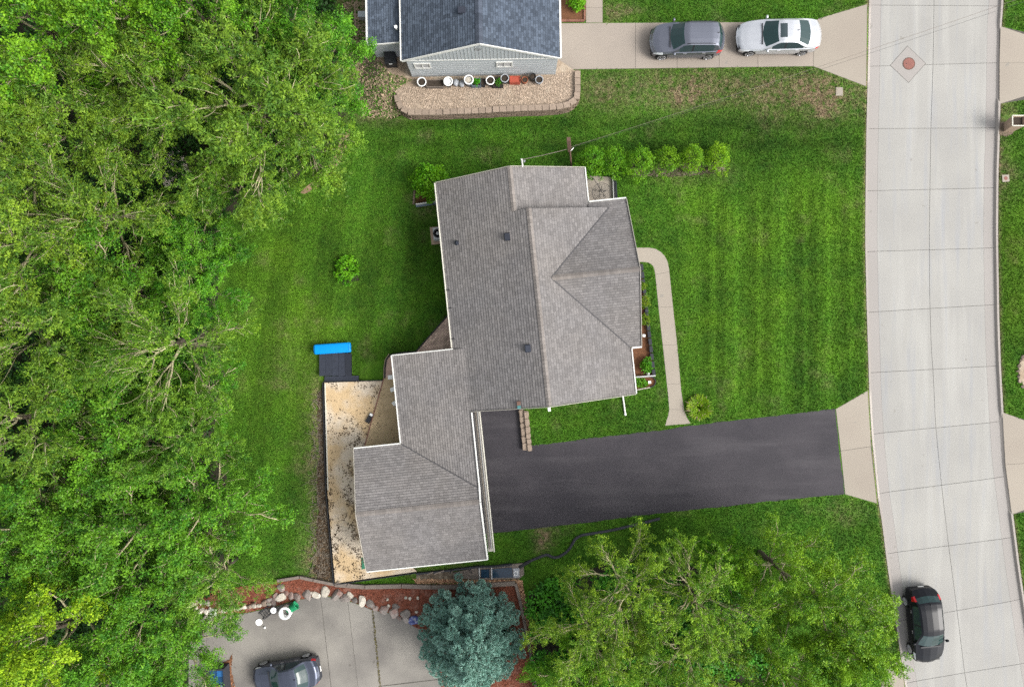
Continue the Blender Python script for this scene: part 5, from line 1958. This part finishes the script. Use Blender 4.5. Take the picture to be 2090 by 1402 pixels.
    for s in (-1, 1):
        mm_ = MB().lathe([(.02, -.10), (.08, -.08), (.10, 0), (.08, .08), (.02, .10)], 10, (0, 0, 0), 'y')
        mm_.v = [(xm + a * .8, s * (W / 2 + .07) + b, zbf(tA) + .06 + c) for a, b, c in mm_.v]
        mm_.build('mirror', pm, root, True)
        for th_ in (sg[0] + .14, bp + .16):
            xx = L / 2 - th_ * L
            MB().box(xx - .1, xx + .1, s * (W / 2 - .012) - .02, s * (W / 2 - .012) + .02, zbf(th_) - .14, zbf(th_) - .10).build('door_handle', M['chrome'], root)
    xf = L / 2 - (rw[0] - .04) * L
    zf = ztf(rw[0] - .04)
    MB().beam((xf, 0, zf), (xf - .12, 0, zf + .07), .03, .03).build('antenna_fin', M['black'], root)
    # wipers and cowl strip
    xc_ = L / 2 - (ws[0] - .004) * L
    MB().beam((xc_, -W * .33, ztf(ws[0] - .004) + .012), (xc_, W * .33, ztf(ws[0] - .004) + .012), .07, .02).build('cowl', M['black'], root)
    if sunroof:
        t0, t1 = ws[1] + .025, ws[1] + .105
        x0, x1 = L / 2 - t0 * L, L / 2 - t1 * L
        n = 6
        vv = []
        for a in range(n):
            t = t0 + (t1 - t0) * a / (n - 1)
            vv += [(L / 2 - t * L, -.40, ztf(t) + .014), (L / 2 - t * L, .40, ztf(t) + .014)]
        MB().add(vv, [(2 * a, 2 * a + 1, 2 * a + 3, 2 * a + 2)[::-1] for a in range(n - 1)]).build('sunroof', M['winglass'], root)
    if rails:
        for s in (-1, 1):
            pts = []
            for a in range(8):
                t = ws[1] + .04 + (rw[0] - ws[1] - .1) * a / 7
                pts.append((L / 2 - t * L, s * W * .345, ztf(t) + (.035 if 0 < a < 7 else -.02)))
            MB().tube(pts, .02, 6).build('roof_rail', M['black'], root)
    # number plate at the rear
    MB().box(-L / 2 - .012, -L / 2 + .004, -.16, .16, .5, .62).build('plate', M['white'], root)
    return root


car('parked_suv', 'dark grey SUV parked on the neighbouring concrete drive, left of the silver sedan', (10.28, 17.85, Z1), R(180.5), 4.35, 1.86, 1.66, 'suv', M['p_grey'], rails=True, group='parked cars')
car('parked_sedan', 'silver sedan with dark sunroof parked nearest the street on the upper drive', (15.68, 18.08, Z1), R(180.5), 4.92, 1.86, 1.46, 'sedan', M['p_silver'], sunroof=True, group='parked cars')
car('parked_hatchback', 'black hatchback with red tail lights parked at the kerb on the street', (24.42, -16.62, 0.0), R(-84.5), 4.5, 1.82, 1.5, 'hatch', M['p_black'], group='parked cars')
car('parked_compact', 'slate blue-grey compact sedan on the old concrete pad, bottom left', (-13.3, -19.55, Z1), R(190.5), 4.05, 1.72, 1.45, 'sedan', M['p_slate'], group='parked cars')

# ------------------------------------------------------------------ vegetation
def leaf_cloud(centers, per, sigma, size, aspect, seed, up=.7, outward=None, flat=.75, zdrop=0.0):
    rg = np.random.RandomState(seed)
    c = np.repeat(np.asarray(centers, float), per, 0)
    n = len(c)
    g = rg.normal(0, 1, (n, 3))
    g /= np.maximum(1e-6, np.linalg.norm(g, axis=1))[:, None]
    rad = rg.rand(n) ** .45 * sigma
    p = c + g * rad[:, None] * np.array([1, 1, flat])
    p[:, 2] -= zdrop * rg.rand(n)
    nr = rg.normal(0, 1, (n, 3)) * .55 + g * .45
    nr[:, 2] += up
    nr /= np.linalg.norm(nr, axis=1)[:, None]
    t = rg.normal(0, 1, (n, 3))
    t -= nr * (t * nr).sum(1)[:, None]
    t /= np.linalg.norm(t, axis=1)[:, None]
    b = np.cross(nr, t)
    s = size * rg.uniform(.65, 1.35, n)
    v = np.stack([p - t * (s / 2)[:, None], p - b * (s * aspect / 2)[:, None] - t * (s * .08)[:, None], p + t * (s / 2)[:, None], p + b * (s * aspect / 2)[:, None] - t * (s * .08)[:, None]], 1).reshape(-1, 3)
    return v, np.arange(n * 4).reshape(n, 4)


def bez(a, b, c, n):
    return [a * (1 - t) ** 2 + b * 2 * t * (1 - t) + c * t * t for t in [i / (n - 1) for i in range(n)]]


def rand_unit(rg):
    v = Vector((rg.gauss(0, 1), rg.gauss(0, 1), rg.gauss(0, 1)))
    return v.normalized()


def gen_tree(seed, Rc, Ht, kind, dens=1.0):
    rg = random.Random(seed)
    trunk, bough, twig = MB(), MB(), MB()
    zc, rz_ = Ht * .60, Ht * .40
    tr = [Vector((0, 0, 0)), Vector((rg.uniform(-.2, .2), rg.uniform(-.2, .2), Ht * .25)), Vector((rg.uniform(-.4, .4), rg.uniform(-.4, .4), Ht * .5)), Vector((rg.uniform(-.6, .6), rg.uniform(-.6, .6), Ht * .78))]
    r0 = .022 * Ht + .02
    trunk.tube(tr, [r0 * 1.25, r0, r0 * .7, r0 * .25], 8)
    cen = Vector((0, 0, zc))
    clumps = []
    nl_ = 13 if kind == 'willow' else 12
    for i in range(nl_):
        az = i * 2.39996 + rg.uniform(-.3, .3)
        e = R(-8 + 88 * ((i + .5) / nl_) ** 1.1 + rg.uniform(-8, 8))
        k = rg.uniform(.72, 1.0)
        end = cen + Vector((Rc * math.cos(e) * math.cos(az) * k, Rc * math.cos(e) * math.sin(az) * k, rz_ * math.sin(e) * k))
        f = .28 + .5 * (i / nl_)
        st = tr[1].lerp(tr[2], (f - .25) / .25) if f < .5 else tr[2].lerp(tr[3], (f - .5) / .28)
        ctl = st.lerp(end, .5) + Vector((0, 0, .16 * (end - st).length)) + rand_unit(rg) * .3
        limb = bez(st, ctl, end, 8)
        lr = .034 + .008 * (end - st).length
        limb = [p if q in (0, 7) else p + rand_unit(rg) * .13 for q, p in enumerate(limb)]
        bough.tube(limb, [lr * (1 - .8 * q / 7) + .010 for q in range(8)], 5)
        ns = 12 if kind == 'willow' else 10
        for s in range(ns):
            t = .3 + .7 * (s + rg.random()) / ns
            ii = min(6, int(t * 7))
            p = limb[ii].lerp(limb[ii + 1], t * 7 - ii)
            tan = (limb[ii + 1] - limb[ii]).normalized()
            out = (p - cen)
            out = Vector((out.x / Rc, out.y / Rc, out.z / rz_))
            out = out.normalized() if out.length > .01 else tan
            d = (tan * .55 + rand_unit(rg) * .75 + out * .45).normalized()
            if kind == 'willow':
                d = (tan * .9 + rand_unit(rg) * .6 + out * .4 + Vector((0, 0, .15))).normalized()
            L = Rc * rg.uniform(.22, .42) * (1.15 - .35 * t) * (1.25 if kind == 'willow' else 1)
            e1 = p + d * L
            o = e1 - cen
            q = math.sqrt((o.x / Rc) ** 2 + (o.y / Rc) ** 2 + (o.z / rz_) ** 2)
            if q > 1.06:
                e1 = cen + o * (1.06 / q) * rg.uniform(.92, 1.05)
            br_ = bez(p, p.lerp(e1, .5) + rand_unit(rg) * .3 * L, e1, 5)
            b0 = .027 if kind == 'willow' else .020
            bough.tube(br_, [b0, b0 * .85, b0 * .7, b0 * .5, b0 * .3], 4)
            nt = 6 if kind == 'willow' else 5
            for w in range(nt):
                t2 = .25 + .75 * (w + rg.random()) / nt
                jj = min(3, int(t2 * 4))
                p2 = br_[jj].lerp(br_[jj + 1], t2 * 4 - jj)
                d2 = ((e1 - p).normalized() * .6 + rand_unit(rg) * .8 + out * .25).normalized()
                L2 = Rc * rg.uniform(.07, .15) * (1.5 if kind == 'willow' else 1)
                e2 = p2 + d2 * L2
                twig.tube([p2, p2.lerp(e2, .55) + rand_unit(rg) * .04, e2], [.011, .009, .005] if kind != 'willow' else [.012, .010, .006], 3, False)
                if kind == 'willow':
                    for g in (.5, .8, 1.05):
                        if rg.random() < .8 * dens:
                            clumps.append(p2.lerp(e2, g) + Vector((0, 0, -.05)))
                else:
                    clumps.append(e2)
                    if rg.random() < .7 * dens:
                        clumps.append(p2.lerp(e2, .35) + rand_unit(rg) * .12)
    cl = np.array([tuple(c) for c in clumps])
    if kind == 'willow':
        v, q = leaf_cloud(cl, int(16 * dens) + 5, .22, .135, .42, seed, .8, flat=.9, zdrop=.15)
    else:
        v, q = leaf_cloud(cl, int(36 * dens), .30, .125, .6, seed, .75, flat=.75)
    return trunk, bough, twig, v, q


VAR = {}


def variant(key, seed, Rc, Ht, kind, leafm, dens=1.0, bark='palebark'):
    tk, bo, tw, v, q = gen_tree(seed, Rc, Ht, kind, dens)
    VAR[key] = (tk.mesh('trunk', M['bark'], True), bo.mesh('branches', M[bark], True), tw.mesh('twigs', M['twiggreen'], True), np_mesh('crown', v, q, M[leafm]), Rc, Ht)


variant('m1', 1, 4.5, 10, 'maple', 'leaf', .82)
variant('m2', 2, 4.5, 10, 'maple', 'leaf', .66)
variant('m3', 3, 4.5, 9, 'maple', 'leaf', .92)
variant('w1', 4, 4.8, 11, 'willow', 'willow', .9)
variant('w2', 5, 4.8, 11, 'willow', 'willow', .7)
variant('w3', 6, 4.8, 10, 'willow', 'willow', .6)
RT = random.Random(77)


def tree(name, key, px, py, rad, ht, label, tint=(1, 1, 1), group=None, rot=None, base=None, cat='tree'):
    tm, bm_, twm, cm, Rc, Ht = VAR[key]
    x, y = P(px, py, ht * .62)
    # trees grow out toward the open lawn: tilt about the base, crown centre kept where it is seen
    d = Vector((-x, -y, 0))
    tl = min(.2, .011 * d.length)
    d.normalize()
    off = d * math.sin(tl) * ht * .62
    t = empty(name, (x - off.x, y - off.y, GZ - .12), 0, label, cat, group)
    axis = Vector((-d.y, d.x, 0))
    t.rotation_euler = (Matrix.Rotation(tl, 3, axis) @ Matrix.Rotation(RT.uniform(0, 6.28), 3, 'Z')).to_euler()
    t.scale = (rad / Rc, rad / Rc, ht / Ht)
    for nm, me in (('trunk', tm), ('branches', bm_), ('twigs', twm), ('crown', cm)):
        o = link(nm, me, t)
        o.color = (*tint, 1)
        if nm == 'twigs':
            o['kind'] = 'stuff'
    return t


WG = 'trees of the woodland on the left'
LB = 'broadleaf_tree'
LW = 'willow_tree'
Y_, D_, N_ = (1.25, 1.05, .9), (.72, .82, .8), (1, 1, 1)
TREES = [
    (LB, 'm1', 90, 50, 4.6, 13, 'bright dense broadleaf tree in the top left corner', (1.35, 1.25, 1)),
    (LB, 'm3', 275, 45, 3.8, 13, 'bright leafy tree at the top edge, second from the left corner', (1.3, 1.22, 1)),
    (LB, 'm2', 400, 25, 3.4, 12, 'leafy tree at the top edge above the big willow', (1.1, 1.15, 1)),
    (LB, 'm3', 575, 25, 3.0, 8, 'darker leafy tree at the top edge nearest the neighbouring lean-to', D_),
    (LB, 'm1', 640, 130, 3.3, 8, 'round dense tree at the wood edge beside the straw-covered bank', (.9, 1.08, 1)),
    (LW, 'w1', 520, 220, 5.4, 11, 'largest spreading willow with pale bare twigs in the upper wood', (1, 1, 1)),
    (LW, 'w1', 590, 255, 3.7, 8.5, 'willow reaching over the lawn corner right of the largest willow', (.95, 1.05, 1)),
    (LW, 'w2', 330, 185, 4.0, 10.5, 'thin willow with long upright pale twigs below the top edge trees', (1.05, 1, 1)),
    (LW, 'w2', 150, 235, 4.4, 10, 'sparse willow between the corner tree and the left edge', (1, 1, 1)),
    (LW, 'w1', 30, 330, 4.6, 11, 'willow cut by the left edge, upper third of the wood', (1.05, 1, 1)),
    (LW, 'w3', 200, 440, 4.4, 10, 'open willow with thick leaning pale boughs over a dark gap', (1.1, 1.05, 1)),
    (LW, 'w1', 485, 385, 2.6, 7, 'drooping willow at the inner bend of the lawn edge', (.95, 1.02, 1)),
    (LB, 'm3', 400, 495, 2.9, 6, 'dark low tree tucked into the notch of the wood edge', D_),
    (LW, 'w2', 60, 520, 4.5, 11, 'yellowish willow at the left edge, middle of the wood', (1.12, 1.04, 1)),
    (LB, 'm2', 230, 590, 4.0, 9, 'loose green tree left of the bare-twigged willow', (.95, 1, 1)),
    (LB, 'm1', 405, 590, 2.7, 6.5, 'bushy tree at the wood edge above the bare-twigged willow', (.95, 1.12, 1)),
    (LW, 'w3', 352, 700, 3.9, 11, 'willow with a fan of bare pale branches midway down the wood edge', (1, 1.05, 1)),
    (LW, 'w1', 90, 680, 4.6, 10.5, 'willow left of the fan-shaped bare willow, near the left edge', (1, 1, 1)),
    (LB, 'm2', 215, 760, 3.8, 8.5, 'broadleaf tree directly left below the fan-shaped willow', (.9, .98, 1)),
    (LB, 'm2', 408, 800, 2.4, 6, 'small leafy tree at the lawn edge below the fan-shaped willow', (.9, 1.08, 1)),
    (LW, 'w2', 60, 870, 4.5, 10.5, 'willow at the left edge, lower middle of the wood', (1, 1, 1)),
    (LB, 'm2', 260, 890, 4.0, 9, 'broad green tree in the lower middle of the wood', (.95, 1, 1)),
    (LW, 'w1', 370, 900, 3.3, 9, 'thin willow near the lawn in the lower middle of the wood', (.9, 1.05, 1)),
    (LB, 'm2', 415, 1050, 3.9, 9, 'tree whose boughs reach furthest over the lawn, lower wood edge', (.98, 1.08, 1)),
    (LB, 'm2', 290, 1080, 4.4, 10, 'large green tree with pale forked boughs in the lower wood', (.98, 1.02, 1)),
    (LB, 'm1', 110, 1040, 4.2, 10, 'leafy tree near the left edge in the lower wood', (.95, 1, 1)),
    (LB, 'm3', 60, 1130, 3.4, 9.5, 'leafy tree above the yellow-green crown in the bottom left', (1.05, 1.02, 1)),
    (LB, 'm3', 110, 1290, 3.6, 12, 'bright yellow-green tree in the bottom left corner', (2.1, 1.45, 1)),
    (LB, 'm1', 300, 1240, 3.8, 8.5, 'green tree above the old concrete pad, bottom left', (1.0, 1.05, 1)),
    (LB, 'm2', 365, 1330, 3.0, 7, 'tree overhanging the left side of the old concrete pad', (1.0, 1.08, 1)),
    (LB, 'm1', 220, 1390, 3.8, 9, 'dark green tree at the bottom edge left of the concrete pad', (.85, .98, 1)),
    (LW, 'w2', 440, 1170, 2.8, 7, 'low drooping willow over the upper part of the stone heap', (.95, 1.08, 1)),
]
for nm, key, px_, py_, rd, ht, lb, tint in TREES:
    tree(nm, key, px_, py_, rd, ht, lb, tint, WG)
SG = 'trees beside the street south of the driveway'
for nm, key, px_, py_, rd, ht, lb, tint in (
        (LB, 'm2', 1690, 1235, 3.4, 8.5, 'large maple overhanging the kerb beside the black hatchback', (1.65, 1.32, 1)),
        (LB, 'm3', 1728, 1325, 2.8, 8, 'lower crown of maple foliage at the bottom edge by the street', (1.60, 1.32, 1)),
        (LB, 'm2', 1590, 1160, 2.8, 8, 'maple crown nearest the driveway, its tips over the grass', (1.60, 1.32, 1)),
        (LB, 'm1', 1600, 1370, 3.0, 8, 'maple crown at the bottom edge left of the street maple', (1.58, 1.32, 1)),
        (LW, 'w3', 1420, 1220, 3.3, 8.5, 'willow with pale upright boughs in the middle of the south grove', (1.37, 1.38, 1)),
        (LW, 'w3', 1275, 1200, 3.0, 9, 'tall thin willow with bare pale limbs at the left of the south grove', (1.43, 1.32, 1)),
        (LW, 'w2', 1400, 1345, 3.4, 8, 'willow at the bottom edge in the middle of the south grove', (1.37, 1.35, 1)),
        (LW, 'w3', 1200, 1290, 3.0, 8, 'bare-branched willow right of the timber-edged spruce bed', (1.43, 1.32, 1)),
        (LB, 'm3', 1170, 1385, 2.8, 6, 'green leafy tree at the bottom edge right of the spruce bed', (1.37, 1.38, 1)),
        (LB, 'm1', 1290, 1395, 2.8, 6.5, 'green leafy tree at the bottom edge below the thin willows', (1.37, 1.38, 1)),
        (LB, 'm3', 1480, 1150, 1.9, 6, 'small leafy tree at the upper rim of the south grove', (1.40, 1.38, 1)),
):
    tree(nm, key, px_, py_, rd, ht, lb, tint, SG)

# undergrowth: leaf mass covering the ground below the woods
FOREST = [(-500, -300), (690, -300), (690, 20), (700, 120), (705, 220), (670, 300), (640, 345), (560, 390), (470, 440), (440, 510), (445, 600), (455, 720), (450, 830), (430, 920), (470, 1000), (480, 1080), (455, 1150), (430, 1210), (400, 1240), (385, 1270), (395, 1330), (400, 1402), (400, 1700), (-500, 1700)]
GROVE = [(1075, 1215), (1110, 1185), (1180, 1170), (1260, 1140), (1330, 1160), (1400, 1150), (1470, 1165), (1520, 1230), (1560, 1330), (1620, 1402), (1700, 1700), (1130, 1700), (1085, 1330)]
fz = MB().prism(dense_poly(FOREST, GZ + .01, .25, .6, 6), 0, GZ + .01).build('forest_floor', M['soil'], kind='structure')
MB().prism(dense_poly(GROVE, GZ + .01, .2, .6, 7), 0, GZ + .01).build('grove_floor', M['soil'], kind='structure')
EXCL.append(poly_px(FOREST))
EXCL.append(poly_px(GROVE))


def undergrowth(name, poly, n, zmax, seed, m, size, label, tint=(1, 1, 1), edge=1.2):
    rg = np.random.RandomState(seed)
    p = np.array(poly)
    lo, hi = np.maximum(p.min(0), (-36, -27)), np.minimum(p.max(0), (36, 26))
    pts = np.zeros((0, 2))
    while len(pts) < n:
        q = lo + rg.rand(n, 2) * (hi - lo)
        k = in_poly(q[:, 0], q[:, 1], poly)
        k &= vnoise(q[:, 0] * .9, q[:, 1] * .9) > .22
        pts = np.concatenate([pts, q[k]])
    pts = pts[:n]
    h = (fbm(pts[:, 0] * .55 + 3, pts[:, 1] * .55, 3) - .25).clip(0.05) * zmax * 1.6
    z = GZ + .1 + h * (.55 + .45 * rg.rand(n))
    c = np.column_stack([pts, z])
    v, q = leaf_cloud(c, 8, .32, size, .65, seed, .8)
    o = link(name, np_mesh(name, v, q, m), None, label=label, kind='stuff')
    o.color = (*tint, 1)
    return o


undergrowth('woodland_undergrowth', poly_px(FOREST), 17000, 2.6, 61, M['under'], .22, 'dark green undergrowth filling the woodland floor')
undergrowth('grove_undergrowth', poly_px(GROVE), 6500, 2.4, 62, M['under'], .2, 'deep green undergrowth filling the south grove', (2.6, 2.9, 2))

# pale rocks glimpsed in the wood
rg = random.Random(90)
rk = empty('rock_pile', (0, 0, 0), 0, 'pale grey rock pile glimpsed through the upper wood', 'rocks')
for k in range(20):
    a = k * 2.4
    r_ = 32 * math.sqrt((k % 12) / 12)
    stone(rk, 346 + r_ * math.cos(a), 342 + r_ * math.sin(a), rg.uniform(.7, 1.15), rg.uniform(.6, .9), rg.uniform(.5, .8), WROCK, rg, GZ if k < 12 else GZ + .4)


MB().prism(dense_poly([(708, 262), (716, 266), (708, 300), (690, 340), (655, 378), (620, 398), (612, 392), (648, 362), (678, 325), (694, 290)], GZ, .07, .3, 14), 0, GZ + .006).build('bare_dirt_edge', mat('bare_dirt', (.24, .165, .10), .95, .25, 5, bump=.5), kind='structure')
excl([(708, 262), (716, 266), (708, 300), (690, 340), (655, 378), (620, 398), (612, 392), (648, 362), (678, 325), (694, 290)])


# shrubs
def shrub_mesh(seed, rx_, ry_, h, n, per, size, aspect, up=.5, sig=.14):
    rg = random.Random(seed)
    stems, cl = MB(), []
    for k in range(n):
        az = k * 2.39996
        f = (k + .5) / n
        zz = h * (.12 + .88 * f)
        rr_ = math.sqrt(max(0, 1 - ((zz / h - .38) / .64) ** 2)) * rg.uniform(.5, 1.0) * (1 + .22 * math.sin(3 * az + seed) * math.cos(5 * f + seed))
        c = Vector((rx_ * rr_ * math.cos(az), ry_ * rr_ * math.sin(az), zz))
        cl.append(c)
        if k % 4 == 0:
            stems.tube([Vector((c.x * .1, c.y * .1, 0)), c * .5 + Vector((0, 0, .1)), c * .97], [.02, .014, .006], 4, False)
    v, q = leaf_cloud(np.array([tuple(c) for c in cl]), per, sig, size, aspect, seed, up)
    return stems, v, q


def shrub(name, px, py, rx_, ry_, h, n, per, size, aspect, seed, label, tint, group=None, leaf='shrubleaf', z=GZ, cat='shrub', up=.5, sig=.14):
    st, v, q = shrub_mesh(seed, rx_, ry_, h, n, per, size, aspect, up, sig)
    x, y = P(px, py, z + h * .5)
    t = empty(name, (x, y, z), 0, label, cat, group)
    st.build('stems', M['bark'], t)
    o = link('foliage', np_mesh('foliage', v, q, M[leaf]), t)
    o.color = (*tint, 1)
    return t


HG = 'row of bushes on the north lawn'
hd = [(1208, 330, .9, .95, 'first bush of the row, touching the house corner and patio'), (1252, 331, .92, .95, 'second bush of the row, counting from the house'), (1304, 331, .95, 1.0, 'third bush of the row, counting from the house'), (1360, 328, .86, .9, 'fourth bush of the row, counting from the house'), (1413, 323, .72, .9, 'fifth bush of the row, beside the yellowish end bush'), (1465, 323, .76, .9, 'yellowish bush at the street end of the row')]
for k, (px_, py_, rx_, ry_, lb) in enumerate(hd):
    shrub('hedge_bush', px_, py_, rx_, ry_, (1.95, 1.7, 1.9, 1.6, 1.75, 1.55)[k], (110, 95, 115, 80, 90, 85)[k], 30, .095, .5, 400 + k * 7, lb, (.85 + .08 * k, .95 + .02 * k, 1.1), HG, up=.55, sig=.19)
    excl([(px_ - 18, py_ - 8), (px_ + 18, py_ - 8), (px_ + 14, py_ + 24), (px_ - 18, py_ + 24)])
MB().prism(dense_poly([(1290, 335), (1480, 330), (1482, 350), (1400, 360), (1290, 362)], GZ, .06, .3, 9), 0, GZ + .006).build('bare_strip', M['litter'], kind='structure')
shrub('corner_bush', 877, 372, 1.05, 1.05, 1.7, 120, 30, .13, .6, 420, 'bright green round bush at the north-west house corner', (.95, 1.05, 1), up=.6, sig=.24)
shrub('lawn_plant', 707, 549, .75, .88, .5, 80, 13, .2, .4, 421, 'leafy green plant standing alone on the back lawn', (.8, .95, 1.2), up=.6, sig=.16)
excl([(690, 530), (724, 530), (724, 570), (690, 570)])
MB().prism(dense_poly([(690, 526), (728, 530), (730, 570), (700, 582), (684, 560)], GZ, .1, .3, 10), 0, GZ + .005).build('bare_patch', M['soil'], kind='structure')
for k, (px_, py_, r_, lb) in enumerate(((1311, 584, .27, 'northernmost small yellowish round shrub in the front bed'), (1314.5, 617, .36, 'middle one of three yellowish round shrubs in the front bed'), (1315.5, 652, .36, 'southernmost of three yellowish round shrubs in the front bed'))):
    shrub('round_shrub', px_, py_, r_, r_, .6, 60, 16, .07, .5, 430 + k, lb, (1.1, .72, .9), 'round shrubs in the front bed', z=GZ + .05, sig=.09)
shrub('leafy_plant', 1320, 746, .33, .48, .5, 50, 12, .14, .5, 440, 'leafy green plant at the south end of the front bed', (.55, .75, 1), z=GZ + .05, sig=.12)
shrub('leafy_plant', 1308, 781, .42, .28, .45, 50, 12, .13, .5, 441, 'pale green leafy plant in the small rounded corner bed', (.75, .85, 1.3), z=GZ + .05, sig=.1)
shrub('leafy_plant', 1300, 778, .25, .25, .4, 30, 12, .13, .5, 443, 'green plant closest to the house in the rounded corner bed', (.7, .85, 1.2), z=GZ + .05, sig=.1)
shrub('bed_shrub', 1178, 4, .5, .45, .9, 80, 16, .11, .55, 442, 'bright green shrub in the brick edged mulch bed at the top edge', (1.05, 1.1, 1), z=GZ + .05)
shrub('potted_plant', 972, 167, .2, .2, .3, 16, 8, .11, .5, 445, 'bright green plant growing in the grey planter box', (.6, 1.1, 1), z=BZ + .25, cat='plant', sig=.1)
shrub('potted_plant', 1016, 168, .22, .2, .3, 16, 7, .11, .5, 446, 'dark green plant growing in the wide dark planter box', (.4, .7, 1), z=BZ + .25, cat='plant', sig=.1)
# ornamental grass clump
x, y = P(1425, 831)
og = empty('ornamental_grass', (x, y, GZ), 0, 'round clump of yellow-green ornamental grass beside walk and driveway', 'grass clump')
rgn = np.random.RandomState(3)


def grass_clump(n, r0, L, seed, droop):
    rg = np.random.RandomState(seed)
    V, Q = [], []
    for i in range(n):
        a = rg.rand() * 6.283
        r = r0 * math.sqrt(rg.rand())
        l = L * rg.uniform(.6, 1.15)
        o = np.array([r * math.cos(a), r * math.sin(a), 0])
        a2 = a + rg.normal(0, .5)
        d = np.array([math.cos(a2), math.sin(a2), 0])
        sd_ = np.array([-d[1], d[0], 0]) * .026
        lean = rg.uniform(.25, 1.0)
        p1 = o + d * l * .35 * lean + np.array([0, 0, l * .55])
        p2 = o + d * l * .8 * lean + np.array([0, 0, l * (.75 - droop * lean)])
        b = len(V)
        V += [o - sd_, o + sd_, p1 + sd_, p1 - sd_, p2 + sd_ * .3, p2 - sd_ * .3]
        Q += [(b, b + 1, b + 2, b + 3), (b + 3, b + 2, b + 4, b + 5)]
    return np.array(V), np.array(Q)


v, q = grass_clump(1500, .5, .5, 3, .3)
o = link('blades', np_mesh('blades', v, q, M['shrubleaf']), og)
o.color = (1.35, .95, .8, 1)
v, q = grass_clump(160, .55, .5, 4, .7)
link('dry_blades', np_mesh('dry_blades', v, q, straw), og)


# blue spruce
def spruce(px, py, Rc, Ht, seed, label):
    rg = random.Random(seed)
    x, y = P(px, py, Ht * .25)
    t = empty('blue_spruce', (x, y, GZ), 0, label, 'tree')
    MB().tube([(0, 0, 0), (0, 0, Ht * .5), (0, 0, Ht * .97)], [.16, .1, .02], 8).build('trunk', M['bark'], t)
    br, cl = MB(), []
    tiers = 17
    for k in range(tiers):
        f = k / (tiers - 1)
        z = Ht * (.08 + .88 * f)
        r = Rc * (1 - f ** 1.5) ** .9 * (1.0 if f > .1 else .95) + .1
        nb_ = max(3, int(5 + 12 * (1 - f)))
        for b in range(nb_):
            a = 6.283 * (b + .5 * (k % 2)) / nb_ + rg.uniform(-.15, .15)
            rl = r * rg.uniform(.86, 1.07)
            e = Vector((rl * math.cos(a), rl * math.sin(a), z - .05 * rl + rg.uniform(-.1, .15)))
            s = Vector((0, 0, z))
            br.tube([s, s.lerp(e, .5) + Vector((0, 0, -.06)), e], [.03, .02, .01], 4, False)
            side = Vector((-math.sin(a), math.cos(a), 0))
            n = max(2, int(rl / .34))
            for q_ in range(n):
                g = (q_ + 1) / n
                if g < .3:
                    continue
                p = s.lerp(e, g)
                w = .30 * rl * (1 - g) * .9 + .06
                m_ = max(1, int(2 * w / .34))
                for h in range(m_):
                    off = (-1 + 2 * (h + .5) / m_) * w if m_ > 1 else rg.uniform(-.1, .1)
                    cl.append(p + side * off + Vector((rg.uniform(-.08, .08), rg.uniform(-.08, .08), rg.uniform(-.08, .16) - abs(off) * .15)))
    br.build('branches', M['bark'], t, kind='stuff')
    c = np.array([tuple(p) for p in cl])
    # each clump: short needles sprays pointing outward and upward from the clump core
    rn = np.random.RandomState(seed)
    per = max(60, int(170000 / len(c)))
    cc = np.repeat(c, per, 0)
    pr = np.repeat(rn.uniform(.19, .31, len(c)), per)[:, None]
    n = len(cc)
    d = rn.normal(0, 1, (n, 3))
    d[:, 2] = np.abs(d[:, 2]) * .8 + .2 * d[:, 2]
    d /= np.linalg.norm(d, axis=1)[:, None]
    jit = rn.normal(0, .35, (n, 3)) + d
    jit /= np.linalg.norm(jit, axis=1)[:, None]
    tt = np.cross(jit, rn.normal(0, 1, (n, 3)))
    tt /= np.linalg.norm(tt, axis=1)[:, None]
    p0 = cc + d * pr * .62
    p1 = p0 + jit * pr * .42
    wd = .02
    v = np.stack([p0 - tt * wd, p0 + tt * wd, p1 + tt * wd * .5, p1 - tt * wd * .5], 1).reshape(-1, 3)
    o = link('needles', np_mesh('needles', v, np.arange(n * 4).reshape(n, 4), M['spruce']), t)
    return t


spruce(962, 1300, 3.05, 6.6, 9, 'round-topped blue-green spruce in the red mulch bed')

# grass blades over the lawns
def grass(name, n, seed, xr, yr):
    rg = np.random.RandomState(seed)
    x = rg.uniform(*xr, n)
    y = rg.uniform(*yr, n)
    k = (x < xw(y) - .03) | (x > xe(y) + .03)
    for p in EXCL:
        pa_ = np.array(p)
        lo, hi = pa_.min(0), pa_.max(0)
        idx = np.where(k & (x > lo[0]) & (x < hi[0]) & (y > lo[1]) & (y < hi[1]))[0]
        if len(idx):
            ins = in_poly(x[idx], y[idx], p)
            k[idx[ins]] = False
    x, y = x[k], y[k]
    n = len(x)
    a = rg.rand(n) * 6.283
    w = rg.uniform(.018, .04, n)
    h = rg.uniform(.03, .085, n)
    lx, ly = rg.normal(0, .05, n), rg.normal(0, .05, n)
    ca_, sa = np.cos(a) * w, np.sin(a) * w
    z0 = np.full(n, GZ - .005)
    v = np.stack([np.stack([x - ca_, y - sa, z0], -1), np.stack([x + ca_, y + sa, z0], -1), np.stack([x + lx, y + ly, GZ + h], -1)], 1).reshape(-1, 3)
    me = np_mesh(name, v, np.arange(n * 3).reshape(n, 3), M['blade'])
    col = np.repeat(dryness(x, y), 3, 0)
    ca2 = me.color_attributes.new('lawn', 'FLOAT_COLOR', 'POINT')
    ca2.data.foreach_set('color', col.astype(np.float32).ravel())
    return link(name, me, None, label='short mown grass over the lawns', kind='stuff')


grass('grass', 900000, 71, (-17, 32.5), (-21.5, 21.5))
